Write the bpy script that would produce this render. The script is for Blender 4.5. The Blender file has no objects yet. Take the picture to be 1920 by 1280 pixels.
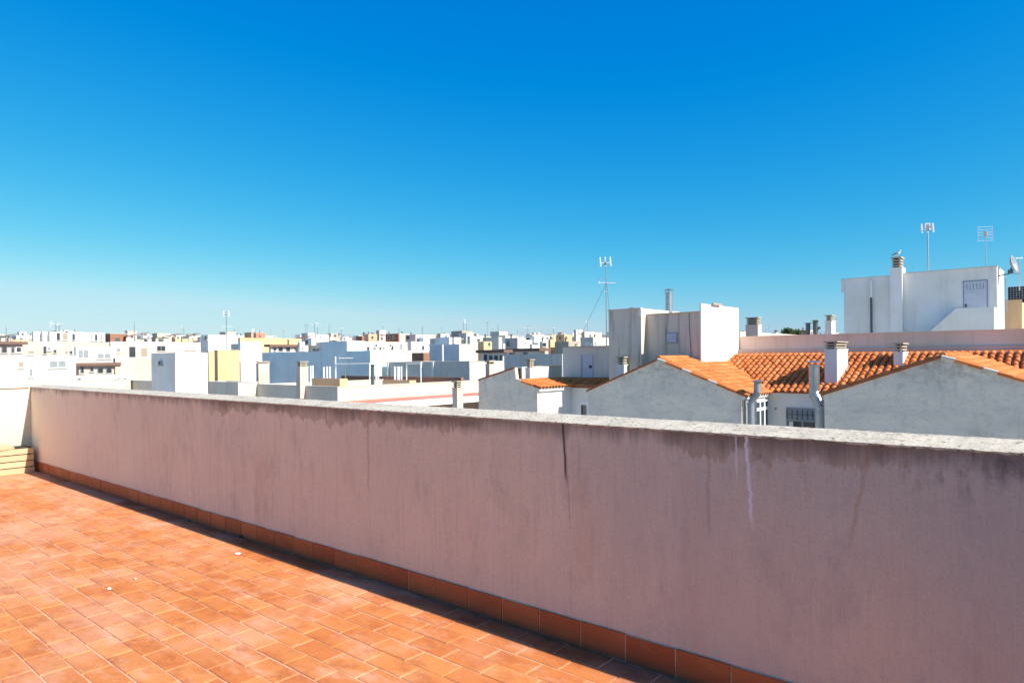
import bpy, math, random
from mathutils import Vector, Matrix
random.seed(7)
rad = math.radians
sc = bpy.context.scene
C = sc.collection

# ------------------------------------------------------------------ camera, world, sun, exposure
EYE = Vector((0, 0, 1.6))
TH = rad(40.5); PHI = math.atan(0.0105)
FW = Vector((-math.sin(TH), math.cos(TH), 0)); RT = Vector((math.cos(TH), math.sin(TH), 0)); UPZ = Vector((0, 0, 1))
RP = RT * math.cos(PHI) - UPZ * math.sin(PHI); UP = UPZ * math.cos(PHI) + RT * math.sin(PHI)
cam = bpy.data.cameras.new('camera'); camo = bpy.data.objects.new('camera', cam); C.objects.link(camo)
camo.matrix_world = Matrix.Translation(EYE) @ Matrix((RP, UP, -FW)).transposed().to_4x4()
cam.sensor_width = 36; cam.lens = 24; cam.shift_y = 30 / 1920; cam.clip_end = 8000; cam.clip_start = 0.05
sc.camera = camo

SUN = Vector((1.27, 0.146, 1.0)).normalized()
EL = math.asin(SUN.z); AZ = math.atan2(SUN.x, SUN.y)
w = bpy.data.worlds.new("World"); sc.world = w; w.use_nodes = True
wn = w.node_tree.nodes; wl = w.node_tree.links; wn.clear()
sky = wn.new('ShaderNodeTexSky'); sky.sky_type = 'NISHITA'; sky.sun_disc = False
sky.sun_elevation = EL; sky.sun_rotation = AZ; sky.altitude = 0; sky.air_density = 1.0; sky.dust_density = 0.6; sky.ozone_density = 2.2
SKYLAW = ((2.75, .70), (1.02, .665), (.33, .80))
bg = wn.new('ShaderNodeBackground'); bg.inputs['Strength'].default_value = 0.11
wo = wn.new('ShaderNodeOutputWorld')
# per-channel response of the sky (a deeper, polarised-looking blue), same law over the whole dome
def wmath(op, a, b_):
    n = wn.new('ShaderNodeMath'); n.operation = op
    for k, v in enumerate((a, b_)):
        if isinstance(v, (int, float)): n.inputs[k].default_value = v
        else: wl.new(v, n.inputs[k])
    return n.outputs[0]
wsp = wn.new('ShaderNodeSeparateColor'); wcb = wn.new('ShaderNodeCombineColor'); wl.new(sky.outputs[0], wsp.inputs[0])
KS = 0.17
for k, (p_, g_) in enumerate(SKYLAW):
    v_ = wmath('MULTIPLY', wmath('POWER', wmath('MULTIPLY', wsp.outputs[k], KS), p_), g_)
    if k == 0: v_ = wmath('ADD', wmath('MINIMUM', v_, .48), wmath('MULTIPLY', wmath('MAXIMUM', wmath('SUBTRACT', v_, .48), 0.0), .22))
    if k == 0: v_ = wmath('MAXIMUM', wmath('SUBTRACT', v_, .011), 0.0)
    if k == 1: v_ = wmath('ADD', wmath('MINIMUM', v_, .74), wmath('MULTIPLY', wmath('MAXIMUM', wmath('SUBTRACT', v_, .74), 0.0), .4))
    wl.new(wmath('DIVIDE', v_, KS), wcb.inputs[k])
wl.new(wcb.outputs[0], bg.inputs['Color']); wl.new(bg.outputs[0], wo.inputs[0])
sl = bpy.data.lights.new('sun', 'SUN'); sl.energy = 4.6; sl.angle = rad(0.53); sl.color = (1.0, 0.93, 0.84)
so = bpy.data.objects.new('sun', sl); C.objects.link(so); so.rotation_euler = (-SUN).to_track_quat('-Z', 'Y').to_euler(); so.location = (20, 0, 40)
sc.view_settings.view_transform = 'Standard'; sc.view_settings.look = 'None'
sc.view_settings.exposure = 0.72; sc.view_settings.gamma = 1
sc.cycles.max_bounces = 8; sc.cycles.diffuse_bounces = 5

# ------------------------------------------------------------------ helpers
def ray(px, py):
    return FW + RP * ((px - 960) / 1280) + UP * ((670 - py) / 1280)
def onY(px, py, Y): d = ray(px, py); return EYE + d * (Y / d.y)
def onX(px, py, X): d = ray(px, py); return EYE + d * (X / d.x)
def onD(px, py, D): return EYE + ray(px, py) * D

class MB:
    def __init__(s): s.v = []; s.f = []; s.m = []; s.mats = []
    def mi(s, m):
        if m not in s.mats: s.mats.append(m)
        return s.mats.index(m)
    def poly(s, vs, fs, m):
        o = len(s.v); i = s.mi(m); s.v += [tuple(v) for v in vs]
        for f in fs: s.f.append([o + k for k in f]); s.m.append(i)
    def box(s, x0, x1, y0, y1, z0, z1, m):
        s.poly([(x0,y0,z0),(x1,y0,z0),(x1,y1,z0),(x0,y1,z0),(x0,y0,z1),(x1,y0,z1),(x1,y1,z1),(x0,y1,z1)],
               [(0,3,2,1),(4,5,6,7),(0,1,5,4),(1,2,6,5),(2,3,7,6),(3,0,4,7)], m)
    def tube(s, p, q, r, m, n=10, r2=None, caps=True):
        p = Vector(p); q = Vector(q); r2 = r if r2 is None else r2
        d = (q - p).normalized(); a = d.orthogonal().normalized(); b = d.cross(a)
        vs = []
        for (c, rr) in ((p, r), (q, r2)):
            for k in range(n):
                t = 2 * math.pi * k / n; vs.append(c + (a * math.cos(t) + b * math.sin(t)) * rr)
        fs = [(k, (k + 1) % n, n + (k + 1) % n, n + k) for k in range(n)]
        if caps: fs += [tuple(reversed(range(n))), tuple(range(n, 2 * n))]
        s.poly(vs, fs, m)
    def prismY(s, pts, y0, y1, m):   # pts (x,z) in order, extruded along Y
        n = len(pts); vs = [(x, y0, z) for x, z in pts] + [(x, y1, z) for x, z in pts]
        fs = [tuple(range(n)), tuple(reversed(range(n, 2 * n)))] + [(k, n + k, n + (k + 1) % n, (k + 1) % n) for k in range(n)]
        s.poly(vs, fs, m)
    def prismX(s, pts, x0, x1, m):   # pts (y,z)
        n = len(pts); vs = [(x0, y, z) for y, z in pts] + [(x1, y, z) for y, z in pts]
        fs = [tuple(reversed(range(n))), tuple(range(n, 2 * n))] + [((k + 1) % n, n + (k + 1) % n, n + k, k) for k in range(n)]
        s.poly(vs, fs, m)
    def mesh(s, name, smooth=False):
        me = bpy.data.meshes.new(name); me.from_pydata(s.v, [], s.f)
        for m in s.mats: me.materials.append(m)
        me.polygons.foreach_set('material_index', s.m)
        if smooth: me.polygons.foreach_set('use_smooth', [True] * len(s.f))
        me.update(); return me
    def build(s, name, parent=None, smooth=False, **kw):
        return link(name, s.mesh(name, smooth), parent, **kw)
def link(name, me, parent=None, loc=None, rot=None, **kw):
    o = bpy.data.objects.new(name, me); C.objects.link(o)
    if parent: o.parent = parent
    if loc is not None: o.location = loc
    if rot is not None: o.rotation_euler = rot
    for k, v in kw.items():
        if v: o[k] = v
    return o
def thing(name, label, cat, group=None, loc=(0, 0, 0)):
    o = bpy.data.objects.new(name, None); C.objects.link(o); o.location = loc; o.empty_display_size = 0.2
    o['label'] = label; o['category'] = cat
    if group: o['group'] = group
    return o
def tag(o, label, cat, group=None):
    o['label'] = label; o['category'] = cat
    if group: o['group'] = group
    return o

# ------------------------------------------------------------------ materials
class G:
    def __init__(s, name):
        s.mat = bpy.data.materials.new(name); s.mat.use_nodes = True; s.nt = s.mat.node_tree; s.nt.nodes.clear()
        s.out = s.nt.nodes.new('ShaderNodeOutputMaterial'); s.b = s.nt.nodes.new('ShaderNodeBsdfPrincipled')
        s.nt.links.new(s.b.outputs[0], s.out.inputs[0])
        g = s.nt.nodes.new('ShaderNodeNewGeometry'); s.pos = g.outputs['Position']; s.isl = g.outputs['Random Per Island']
        sp = s.nt.nodes.new('ShaderNodeSeparateXYZ'); s.nt.links.new(s.pos, sp.inputs[0]); s.x, s.y, s.z = sp.outputs
    def setin(s, sock, v):
        if isinstance(v, bpy.types.NodeSocket): s.nt.links.new(v, sock)
        elif isinstance(v, (tuple, list)) and len(v) == 3 and sock.type == 'RGBA': sock.default_value = (*v, 1)
        else: sock.default_value = v
    def math(s, op, a, b=0.0, clamp=False):
        n = s.nt.nodes.new('ShaderNodeMath'); n.operation = op; n.use_clamp = clamp; s.setin(n.inputs[0], a); s.setin(n.inputs[1], b); return n.outputs[0]
    def mul(s, a, b): return s.math('MULTIPLY', a, b)
    def add(s, a, b): return s.math('ADD', a, b)
    def sub(s, a, b): return s.math('SUBTRACT', a, b)
    def sm(s, v, e0, e1):   # 0 at e0, 1 at e1 (either order)
        n = s.nt.nodes.new('ShaderNodeMapRange'); n.interpolation_type = 'SMOOTHSTEP'
        s.setin(n.inputs['Value'], v)
        if e0 < e1: n.inputs['From Min'].default_value = e0; n.inputs['From Max'].default_value = e1; n.inputs['To Min'].default_value = 0; n.inputs['To Max'].default_value = 1
        else: n.inputs['From Min'].default_value = e1; n.inputs['From Max'].default_value = e0; n.inputs['To Min'].default_value = 1; n.inputs['To Max'].default_value = 0
        return n.outputs['Result']
    def mix(s, f, a, b, mode='MIX'):
        n = s.nt.nodes.new('ShaderNodeMix'); n.data_type = 'RGBA'; n.blend_type = mode
        s.setin(n.inputs[0], f); s.setin(n.inputs[6], a); s.setin(n.inputs[7], b); return n.outputs[2]
    def scale(s, sc3):
        n = s.nt.nodes.new('ShaderNodeVectorMath'); n.operation = 'MULTIPLY'; s.nt.links.new(s.pos, n.inputs[0]); n.inputs[1].default_value = sc3; return n.outputs[0]
    def noise(s, sc3, detail=4, rough=.55, off=0):
        if not isinstance(sc3, tuple): sc3 = (sc3,) * 3
        v = s.scale(sc3)
        if off:
            n2 = s.nt.nodes.new('ShaderNodeVectorMath'); n2.operation = 'ADD'; s.nt.links.new(v, n2.inputs[0]); n2.inputs[1].default_value = (off, off, off); v = n2.outputs[0]
        n = s.nt.nodes.new('ShaderNodeTexNoise'); n.inputs['Scale'].default_value = 1; n.inputs['Detail'].default_value = detail; n.inputs['Roughness'].default_value = rough
        s.nt.links.new(v, n.inputs['Vector']); return n.outputs['Fac']
    def bump(s, h, strength=.3, dist=.01):
        n = s.nt.nodes.new('ShaderNodeBump'); n.inputs['Strength'].default_value = strength; n.inputs['Distance'].default_value = dist
        s.nt.links.new(h, n.inputs['Height']); s.nt.links.new(n.outputs[0], s.b.inputs['Normal'])
    def fin(s, col, rough=.85, spec=.3, metal=0):
        s.setin(s.b.inputs['Base Color'], col); s.setin(s.b.inputs['Roughness'], rough); s.b.inputs['Specular IOR Level'].default_value = spec
        s.b.inputs['Metallic'].default_value = metal; return s.mat
def plain(name, col, rough=.7, metal=0, spec=.4, var=.12):
    g = G(name); n = g.noise(6, 3)
    c2 = tuple(c * (1 - var * 2) for c in col)
    return g.fin(g.mix(n, c2, tuple(min(1, c * (1 + var)) for c in col)), rough, spec, metal)
def plaster(name, col, streak=.35, dirt=.3, grime=(.16, .13, .10)):
    g = G(name)
    big = g.noise(.55, 4); st = g.noise((3.5, 3.5, .22), 4, .6, 11); fine = g.noise(18, 3, .6, 5)
    c = g.mix(g.sm(big, .3, .75), col, tuple(v * (.86 if i < 2 else .8) for i, v in enumerate(col)))
    c = g.mix(g.mul(g.sm(st, .5, .78), streak), c, grime)
    c = g.mix(g.mul(g.sm(fine, .55, .8), dirt * .35), c, tuple(v * .55 for v in col))
    g.bump(fine, .35, .01)
    return g.fin(c, .9, .2)

M = {}
M['white'] = plaster('white_plaster', (.80, .78, .74), .14, .2)
M['cleanwhite'] = plaster('clean_white_paint', (.84, .83, .80), .05, .1)
M['cream'] = plaster('cream_plaster', (.68, .61, .51), .16, .25)
M['pinkcream'] = plaster('pink_cream_plaster', (.66, .53, .46), .16, .25)
M['ochre'] = plaster('ochre_paint', (.82, .53, .30), .10, .2)
M['peach'] = plaster('peach_paint', (.70, .45, .28), .16, .2)
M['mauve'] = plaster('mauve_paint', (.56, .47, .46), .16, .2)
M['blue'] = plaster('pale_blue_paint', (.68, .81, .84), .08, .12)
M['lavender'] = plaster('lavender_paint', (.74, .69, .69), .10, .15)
M['greywall'] = plaster('grey_cement_render', (.68, .63, .56), .30, .4)
g = G('rough_gable_render')
a_ = g.noise((.6, .6, 1.1), 6, .65); b_ = g.noise((3, 3, 5), 6, .7, 12); c_ = g.noise((2.5, 2.5, .7), 5, .65, 44); f_ = g.noise(14, 5, .7, 3)
c = g.mix(g.sm(a_, .35, .68), (.90, .79, .63), (.74, .66, .55)); c = g.mix(g.mul(g.sm(b_, .48, .72), .45), c, (.50, .42, .32))
c = g.mix(g.mul(g.sm(c_, .52, .76), .32), c, (.36, .30, .24)); c = g.mix(g.mul(g.sm(f_, .5, .75), .4), c, (.44, .39, .33))
tp = g.mul(g.sm(g.add(g.z, g.mul(c_, .9)), .9, 1.9), g.sm(b_, .38, .6)); c = g.mix(g.mul(tp, .5), c, (.33, .24, .15))
g.bump(g.add(b_, f_), .8, .02); M['gable'] = g.fin(c, .93, .15)
M['stain'] = plaster('stained_grey_render', (.70, .60, .50), .9, .4, (.13, .10, .075))
M['brick'] = plaster('brown_brick', (.33, .17, .11), .2, .5)
M['brownroof'] = plaster('brown_roofing', (.20, .125, .10), .3, .5)
M['redfloor'] = plaster('red_roof_paint', (.66, .27, .19), .15, .3)
M['pinkwall'] = plaster('dusty_pink_plaster', (.84, .68, .55), .2, .4)
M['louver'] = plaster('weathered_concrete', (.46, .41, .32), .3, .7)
M['conc'] = plaster('light_concrete', (.62, .60, .55), .2, .4)
M['dark'] = plain('dark_recess', (.03, .03, .032), .9)
M['steel'] = plain('galvanised_steel', (.42, .46, .48), .38, .85)
M['greymetal'] = plain('grey_metal', (.30, .33, .36), .5, .4)
M['darkmetal'] = plain('dark_pipe', (.10, .12, .13), .55, .3)
M['whitemetal'] = plain('white_enamel', (.80, .80, .80), .35)
M['bluedoor'] = plain('pale_blue_metal_door', (.52, .55, .60), .5)
M['frame'] = plain('white_window_frame', (.78, .79, .80), .4)
M['shutter'] = plain('beige_shutter', (.38, .31, .22), .6)
M['greyshutter'] = plain('grey_shutter', (.28, .31, .32), .55)
M['gull_white'] = plain('white_feathers', (.82, .82, .80), .8)
M['gull_grey'] = plain('grey_feathers', (.25, .27, .30), .8)
M['beak'] = plain('yellow_beak', (.75, .45, .06), .5)
M['leaf'] = plain('dark_foliage', (.05, .08, .03), .8, 0, .2, .3)
M['bark'] = plain('bark', (.12, .08, .05), .9)
M['paper'] = plain('white_paper', (.8, .8, .78), .8)
M['asphalt'] = plaster('pale_street_paving', (.46, .40, .33), .1, .3)
g = G('window_glass'); M['glass'] = g.fin((.035, .05, .055), .08, .6)

# terracotta roof tiles
def terracotta(name, a, b, ca):
    g = G(name); n = g.noise(2.0, 3); f = g.noise(30, 3, .6, 3)
    oi = g.nt.nodes.new('ShaderNodeObjectInfo')
    r = g.math('FRACT', g.add(g.isl, oi.outputs['Random']))
    r3 = g.math('FRACT', g.mul(r, 9.17)); c = g.mix(r, a, b); c = g.mix(g.mul(g.math('GREATER_THAN', r3, .82), .35), c, tuple(min(1, v * 1.25 + .05) for v in b)); c = g.mix(g.mul(g.math('LESS_THAN', r3, .2), .4), c, tuple(v * .55 for v in a)); c = g.mix(g.mul(g.sm(n, .45, .8), .4), c, ca); c = g.mix(g.mul(g.sm(f, .55, .8), .3), c, tuple(v * .5 for v in a))
    g.bump(f, .3, .005); return g.fin(c, .8, .25)
M['rooftile'] = terracotta('terracotta_roof_tile', (.58, .16, .04), (.66, .225, .065), (.56, .22, .09))
M['channel'] = terracotta('terracotta_channel', (.30, .095, .035), (.36, .12, .05), (.25, .10, .05))

# floor tile: orange terracotta with pale bloom
g = G('floor_terracotta')
oi = g.nt.nodes.new('ShaderNodeObjectInfo'); r = g.math('FRACT', g.add(g.mul(g.isl, 7.31), oi.outputs['Random']))
r2 = g.math('FRACT', g.mul(r, 13.7))
c = g.mix(r, (.60, .20, .056), (.69, .275, .088)); c = g.mix(g.mul(r2, .40), c, (.52, .155, .05))
n1 = g.noise(1.1, 5, .6); n2 = g.noise((3.5, 5.5, 5), 5, .65, 9); n3 = g.noise(22, 4, .65, 4)
c = g.mix(g.mul(g.sm(n2, .47, .68), .55), c, (.40, .095, .03)); c = g.mix(g.mul(g.sm(g.noise((9, 14, 9), 5, .7, 55), .52, .7), .4), c, (.36, .10, .04))
c = g.mix(g.mul(g.sm(g.noise((2.2, 4.5, 3), 6, .72, 19), .50, .70), .42), c, (.78, .47, .32))
c = g.mix(g.mul(g.sm(n3, .56, .76), .20), c, (.80, .55, .42))
sp = g.noise(60, 2, .5, 2); c = g.mix(g.mul(g.sm(sp, .70, .76), .5), c, (.85, .75, .62))
wall_shade = g.mul(g.sm(g.y, 2.86, 3.02), g.add(.35, g.mul(n2, .6))); c = g.mix(g.mul(wall_shade, 1.1), c, (.16, .05, .028))  # shadow strip at the wall foot deepened in the tile colour
c = g.mix(g.mul(g.sm(g.add(n1, g.mul(g.x, -.014)), .50, .72), g.mul(g.noise((6, 9, 6), 5, .7, 29), .5)), c, (.84, .56, .40))
g.bump(g.add(g.mul(n3, .6), n2), .35, .004)
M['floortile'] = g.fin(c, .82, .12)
g = G('pale_mortar'); n = g.noise(9, 4); M['mortar'] = g.fin(g.mix(g.sm(n, .4, .7), (.74, .44, .28), (.56, .27, .14)), .95, .1)
g = G('skirting_terracotta')
oi = g.nt.nodes.new('ShaderNodeObjectInfo')
c = g.mix(oi.outputs['Random'], (.36, .082, .026), (.46, .13, .042)); n2 = g.noise((9, 9, 14), 4, .6); n3 = g.noise((2, 2, 5), 4)
c = g.mix(g.mul(g.sm(n2, .5, .75), .5), c, (.50, .17, .055)); c = g.mix(g.mul(g.sm(n3, .52, .75), .4), c, (.22, .05, .022))
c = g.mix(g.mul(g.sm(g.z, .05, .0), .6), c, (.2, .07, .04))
g.bump(n2, .3, .004); M['skirt'] = g.fin(c, .55, .35)

# near parapet wall, with its stains
g = G('stained_pink_render')
st = g.noise((9, 9, .5), 5, .6); st2 = g.noise((26, 26, 1.1), 4, .6, 7); blot = g.noise(.9, 4, .5, 3); fine = g.noise(95, 3, .7, 1); comb = g.noise((150, 150, 12), 2, .6, 8)
c = g.mix(g.sm(blot, .3, .7), (.88, .68, .50), (.81, .63, .47))
c = g.mix(g.mul(g.sm(st, .50, .72), .40), c, (.92, .74, .60))
c = g.mix(g.mul(g.sm(st2, .52, .75), .18), c, (.46, .31, .24))
c = g.mix(g.mul(g.sm(g.noise((40, 40, 5), 5, .8, 17), .50, .72), .20), c, (.40, .29, .24))
c = g.mix(g.mul(g.sm(fine, .50, .72), .30), c, (.46, .33, .26))
c = g.mix(g.mul(g.sm(g.noise((5, 5, 2.4), 6, .7, 27), .50, .74), .38), c, (.46, .36, .30))
# tone turns cream at the far end, grey towards the near end, uneven border between
pn = g.mul(g.sub(g.noise((1.1, 1.1, .5), 5, .65, 91), .5), 4.5)
c = g.mix(g.mul(g.sm(g.add(g.x, pn), -2.9, .4), .62), c, (.46, .435, .41))
c = g.mix(g.mul(g.sm(g.add(g.x, g.mul(pn, 1.3)), -7.2, -11.2), .7), c, (.95, .80, .60))
c = g.mix(g.mul(g.sm(g.noise((2.2, 2.2, .9), 5, .6, 21), .55, .75), .30), c, (.60, .36, .24))
# damp brown margins under the coping between two stretches
edge = g.add(g.mul(g.noise((3.4, 3.4, .8), 6, .72, 31), .34), g.mul(g.noise((14, 14, 2), 4, .7, 41), .16))
low = g.sub(1.36, edge)                         # lower border height of the damp patch
damp = g.sm(g.sub(g.z, low), .018, .042)
rng1 = g.mul(g.sm(g.x, -6.8, -6.2), g.sm(g.x, -2.5, -3.2))
rng2 = g.mul(g.sm(g.x, -1.75, -1.55), g.sm(g.x, -.35, -.75))
damp = g.mul(damp, g.math('MAXIMUM', rng1, rng2))
c = g.mix(g.mul(damp, g.add(.30, g.mul(g.noise((8, 8, 4), 4, .6, 33), .5))), c, (.40, .28, .19))
rim = g.sub(1, g.sm(g.math('ABSOLUTE', g.sub(g.z, g.add(low, .03))), .002, .012)); rim = g.mul(rim, g.math('MAXIMUM', rng1, rng2))
c = g.mix(g.mul(rim, .22), c, (.48, .28, .15))
# black mould just below the coping, running down in streaks
run = g.add(g.mul(g.noise((14, 14, .6), 4, .65, 51), .20), g.mul(g.noise((1.2, 1.2, .2), 3, .5, 61), .20))
top = g.sm(g.z, 1.245, 1.20)
mould = g.sm(g.add(g.sub(g.z, 1.245), g.sub(run, .13)), -.045, .055)
c = g.mix(g.mul(mould, .55), c, (.085, .066, .06))
m2 = g.mul(g.sm(g.noise((5, 5, 3), 5, .7, 71), .56, .68), g.sm(g.z, .95, 1.2)); m2 = g.mul(m2, g.sm(g.x, -2.6, -1.6))
c = g.mix(g.mul(m2, .55), c, (.10, .085, .08))
# dark crack
def line(x0, dx, zt, zb, w, wob=.02, off=0):
    wv = g.mul(g.sub(g.noise((0.01, .01, 9), 3, .6, 80 + off), .5), wob * 2)
    cx = g.add(g.add(x0, wv), g.mul(g.sub(zt, g.z), dx))
    d = g.math('ABSOLUTE', g.sub(g.x, cx))
    return g.mul(g.sub(1, g.sm(d, w * .5, w)), g.sm(g.z, zb - .03, zb + .1))
c = g.mix(g.mul(line(-2.285, .06, 1.23, .88, .010, .01), .85), c, (.055, .04, .035))
c = g.mix(g.mul(line(-2.27, .05, 1.23, .62, .005, .01, 3), .28), c, (.12, .07, .05))
c = g.mix(g.mul(line(-1.235, .06, 1.23, .80, .010, .022, 5), .8), c, (.93, .88, .86))
c = g.mix(g.mul(line(-1.285, .02, 1.23, 1.0, .007, .02, 9), .6), c, (.88, .82, .80))
c = g.mix(g.mul(line(-.72, -.2, 1.17, .78, .011, .02, 13), .3), c, (.46, .24, .12))
c = g.mix(g.mul(line(-1.42, .0, 1.1, .72, .012, .02, 15), .25), c, (.30, .16, .09))
c = g.mix(g.mul(line(-4.05, .0, 1.15, .60, .014, .03, 17), .4), c, (.50, .25, .13))
for xx, oo in ((-4.55, 21), (-4.2, 23), (-9.4, 25), (-8.3, 26)): c = g.mix(g.mul(line(xx, 0, 1.23, 1.05, .006, .01, oo), .5), c, (.75, .62, .55))
g.bump(g.add(fine, comb), .9, .006)
M['nearwall'] = g.fin(c, .92, .15)
g = G('lichen_coping')
n = g.noise(7, 5, .6); s1 = g.noise((38, 60, 60), 4, .7, 2); s2 = g.noise(120, 2, .6, 6)
c = g.mix(g.sm(n, .35, .7), (.66, .585, .45), (.52, .46, .36)); c = g.mix(g.mul(g.sm(s1, .56, .63), .85), c, (.13, .115, .085)); c = g.mix(g.mul(g.sm(s2, .54, .66), .5), c, (.25, .22, .16))
g.bump(g.add(n, s1), .6, .006); M['coping'] = g.fin(c, .93, .15)
g = G('bleached_board'); n = g.noise((30, 1.2, 30), 4); c = g.mix(n, (.52, .36, .21), (.68, .50, .31)); g.bump(n, .3, .004); M['board'] = g.fin(c, .8, .2)

# ------------------------------------------------------------------ setting: ground, terrace floor
gm = MB(); gm.box(-3000, 3000, -3000, 3000, -18.5, -18, M['asphalt']); gm.build('ground', kind='structure')

TX0, TX1, TY0, WY = -12.22, 7.0, -5.5, 3.11
fl = MB(); fl.box(TX0 - .1, TX1, TY0, WY + .05, -.3, -.004, M['mortar'])
floor = fl.build('terrace_floor', kind='structure')
def tile_mesh(L=.2785, Wd=.1375, h=.012):
    m = MB(); a, b = L / 2, Wd / 2; e = .004
    vs = [(-a,-b,-h),(a,-b,-h),(a,b,-h),(-a,b,-h),(-a,-b,-.003),(a,-b,-.003),(a,b,-.003),(-a,b,-.003),(-a+e,-b+e,0),(a-e,-b+e,0),(a-e,b-e,0),(-a+e,b-e,0)]
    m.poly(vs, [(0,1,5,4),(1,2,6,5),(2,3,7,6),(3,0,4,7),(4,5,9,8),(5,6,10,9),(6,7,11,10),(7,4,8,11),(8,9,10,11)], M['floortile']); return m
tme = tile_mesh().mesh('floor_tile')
tiles = []
row = 0; y = WY - .015 - .07
while y > TY0:
    off = (.143 if row % 2 else 0) + random.uniform(-.035, .035); x = TX0 + .1 + off
    while x < TX1 - .1:
        tiles.append((x + random.uniform(-.0025, .0025), y + random.uniform(-.0022, .0022), random.uniform(-.0012, .0018), random.uniform(-.008, .008))); x += .2865
    y -= .1445; row += 1
def vis(p):
    d = Vector(p) - EYE; D = d.dot(FW)
    if D < .5: return None
    return 960 + 1280 * d.dot(RP) / D, 670 - 1280 * d.dot(UP) / D, D
def sz(t):
    v = vis((t[0], t[1], 0))
    if v is None or not (-60 < v[0] < 1990 and v[1] < 1330): return 1e9
    return v[2]
order = sorted(range(len(tiles)), key=lambda i: sz(tiles[i]))
near = set(order[:300]); st = MB(); base = tile_mesh()
for i, t in enumerate(tiles):
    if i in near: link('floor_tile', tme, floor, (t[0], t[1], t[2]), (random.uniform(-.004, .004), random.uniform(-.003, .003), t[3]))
    else:
        c_, s_ = math.cos(t[3]), math.sin(t[3])
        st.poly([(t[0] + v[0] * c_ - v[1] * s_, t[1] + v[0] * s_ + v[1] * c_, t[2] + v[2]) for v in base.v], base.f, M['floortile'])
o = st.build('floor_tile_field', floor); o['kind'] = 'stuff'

# our own building below the terrace
ob = MB(); ob.box(TX0 - .35, TX1 + .2, TY0 - .2, WY + .17, -18, -.31, M['cream'])
tag(ob.build('apartment_building'), 'the cream block whose tiled roof terrace fills the foreground', 'building')

# ------------------------------------------------------------------ near parapet
par = thing('parapet_wall', 'long low pinkish parapet wall with mould stains running across the terrace', 'wall')
ZC = 1.225
b = MB(); b.box(TX0 - .1, TX1 + .1, WY, WY + .17, -.3, ZC, M['nearwall']); b.build('wall_body', par)
cm_edges = [TX0 - .12, -9.6, -6.9, -4.35, -1.27, 1.6, 4.4, TX1 + .12]
for a0, a1 in zip(cm_edges[:-1], cm_edges[1:]):
    m = MB(); n = 90
    vs = []; prof = [(-.006, 0), (-.007, .005), (.02, .013), (.176, .036), (.178, 0)]
    for k in range(n + 1):
        x = a0 + .0015 + (a1 - a0 - .003) * k / n
        for (py_, pz_) in prof:
            j = random.uniform(-.0010, .0010)
            vs.append((x, WY + py_ + j, ZC + .001 + pz_ + (j * 1.1 if pz_ else random.uniform(-.0075, .001) if py_ < 0 else 0)))
    q = len(prof); fs = []
    for k in range(n):
        for j in range(q): fs.append((k*q+j, (k+1)*q+j, (k+1)*q+(j+1) % q, k*q+(j+1) % q))
    fs += [tuple(range(q)), tuple(reversed(range(n*q, n*q+q)))]
    m.poly(vs, fs, M['coping']); m.build('coping_slab', par)
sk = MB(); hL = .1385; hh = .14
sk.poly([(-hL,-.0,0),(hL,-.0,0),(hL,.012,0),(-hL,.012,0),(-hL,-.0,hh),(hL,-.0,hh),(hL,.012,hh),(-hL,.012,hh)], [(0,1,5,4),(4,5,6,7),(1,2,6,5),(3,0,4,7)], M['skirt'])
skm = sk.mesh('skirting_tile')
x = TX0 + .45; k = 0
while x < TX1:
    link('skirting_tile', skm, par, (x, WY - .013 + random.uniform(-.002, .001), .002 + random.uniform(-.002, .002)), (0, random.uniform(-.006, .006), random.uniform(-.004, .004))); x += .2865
gr = MB(); gr.box(TX0 + .3, TX1, WY - .009, WY - .001, 0, .1415, M['mortar']); gr.build('grout_bed', par)
dp = onY(452, 1007, WY - .02); dm = MB(); dm.tube((dp.x, WY - .028, dp.z), (dp.x, WY - .010, dp.z), .022, M['dark'], 10); dm.build('drain_hole', par)
# unseen stair head, added to shade the right end of the terrace
shade_head = thing('stair_head', 'unseen cream stair head added to shade the right end of the terrace', 'added shade block')
b = MB(); b.box(1.4, 5.2, -3.2, 2.1, -.05, 2.7, M['cream']); b.build('wall', shade_head)
b = MB(); b.box(1.35, 5.3, -3.3, 2.15, 2.701, 2.8, M['conc']); b.build('roof', shade_head)
b = MB(); b.box(1.35, 1.399, -1.2, -.35, .005, 2.05, M['brick']); b.build('door', shade_head)
# far end wall at left
lw = thing('end_wall', 'bright cream wall closing the far left end of the terrace', 'wall')
b = MB(); b.box(TX0 - .25, TX0 + .02, TY0, WY - .001, -.3, ZC - .002, M['cream']); b.build('wall_body', lw)
for a0, a1 in ((TY0, -2.6), (-2.6, .2), (.2, WY - .02)):
    m = MB(); m.box(TX0 - .27, TX0 + .045, a0 + .002, a1 - .002, ZC, ZC + .095, M['cream']); m.build('coping_slab', lw)
# stack of bleached boards against the end wall
sb = thing('board_stack', 'low stack of pale boards lying against the end wall', 'board stack')
z = .0
for k in range(4):
    h = .092; m = MB(); m.box(TX0 + .03, TX0 + .40 - random.uniform(0, .012), -1.0, WY - .05 - random.uniform(0, .02), z, z + h - .014, M['board']); m.build('board', sb)
    m = MB(); m.box(TX0 + .05, TX0 + .375, -.98, WY - .09, z + h - .014, z + h, M['dark']); m.build('gap_strip', sb); z += h
for k, (yy, ln, tw) in enumerate(((2.3, .75, .03), (1.35, .9, -.04), (2.62, .35, .1), (.5, 1.0, .02))):
    m = MB(); m.box(-.16, .17, -ln / 2, ln / 2, 0, .022, M['board']); o = m.build('loose_board', sb); o.location = (TX0 + .24, yy, z + .002 + .024 * (k % 2)); o.rotation_euler = (tw * .3, tw * .8, tw)
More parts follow.
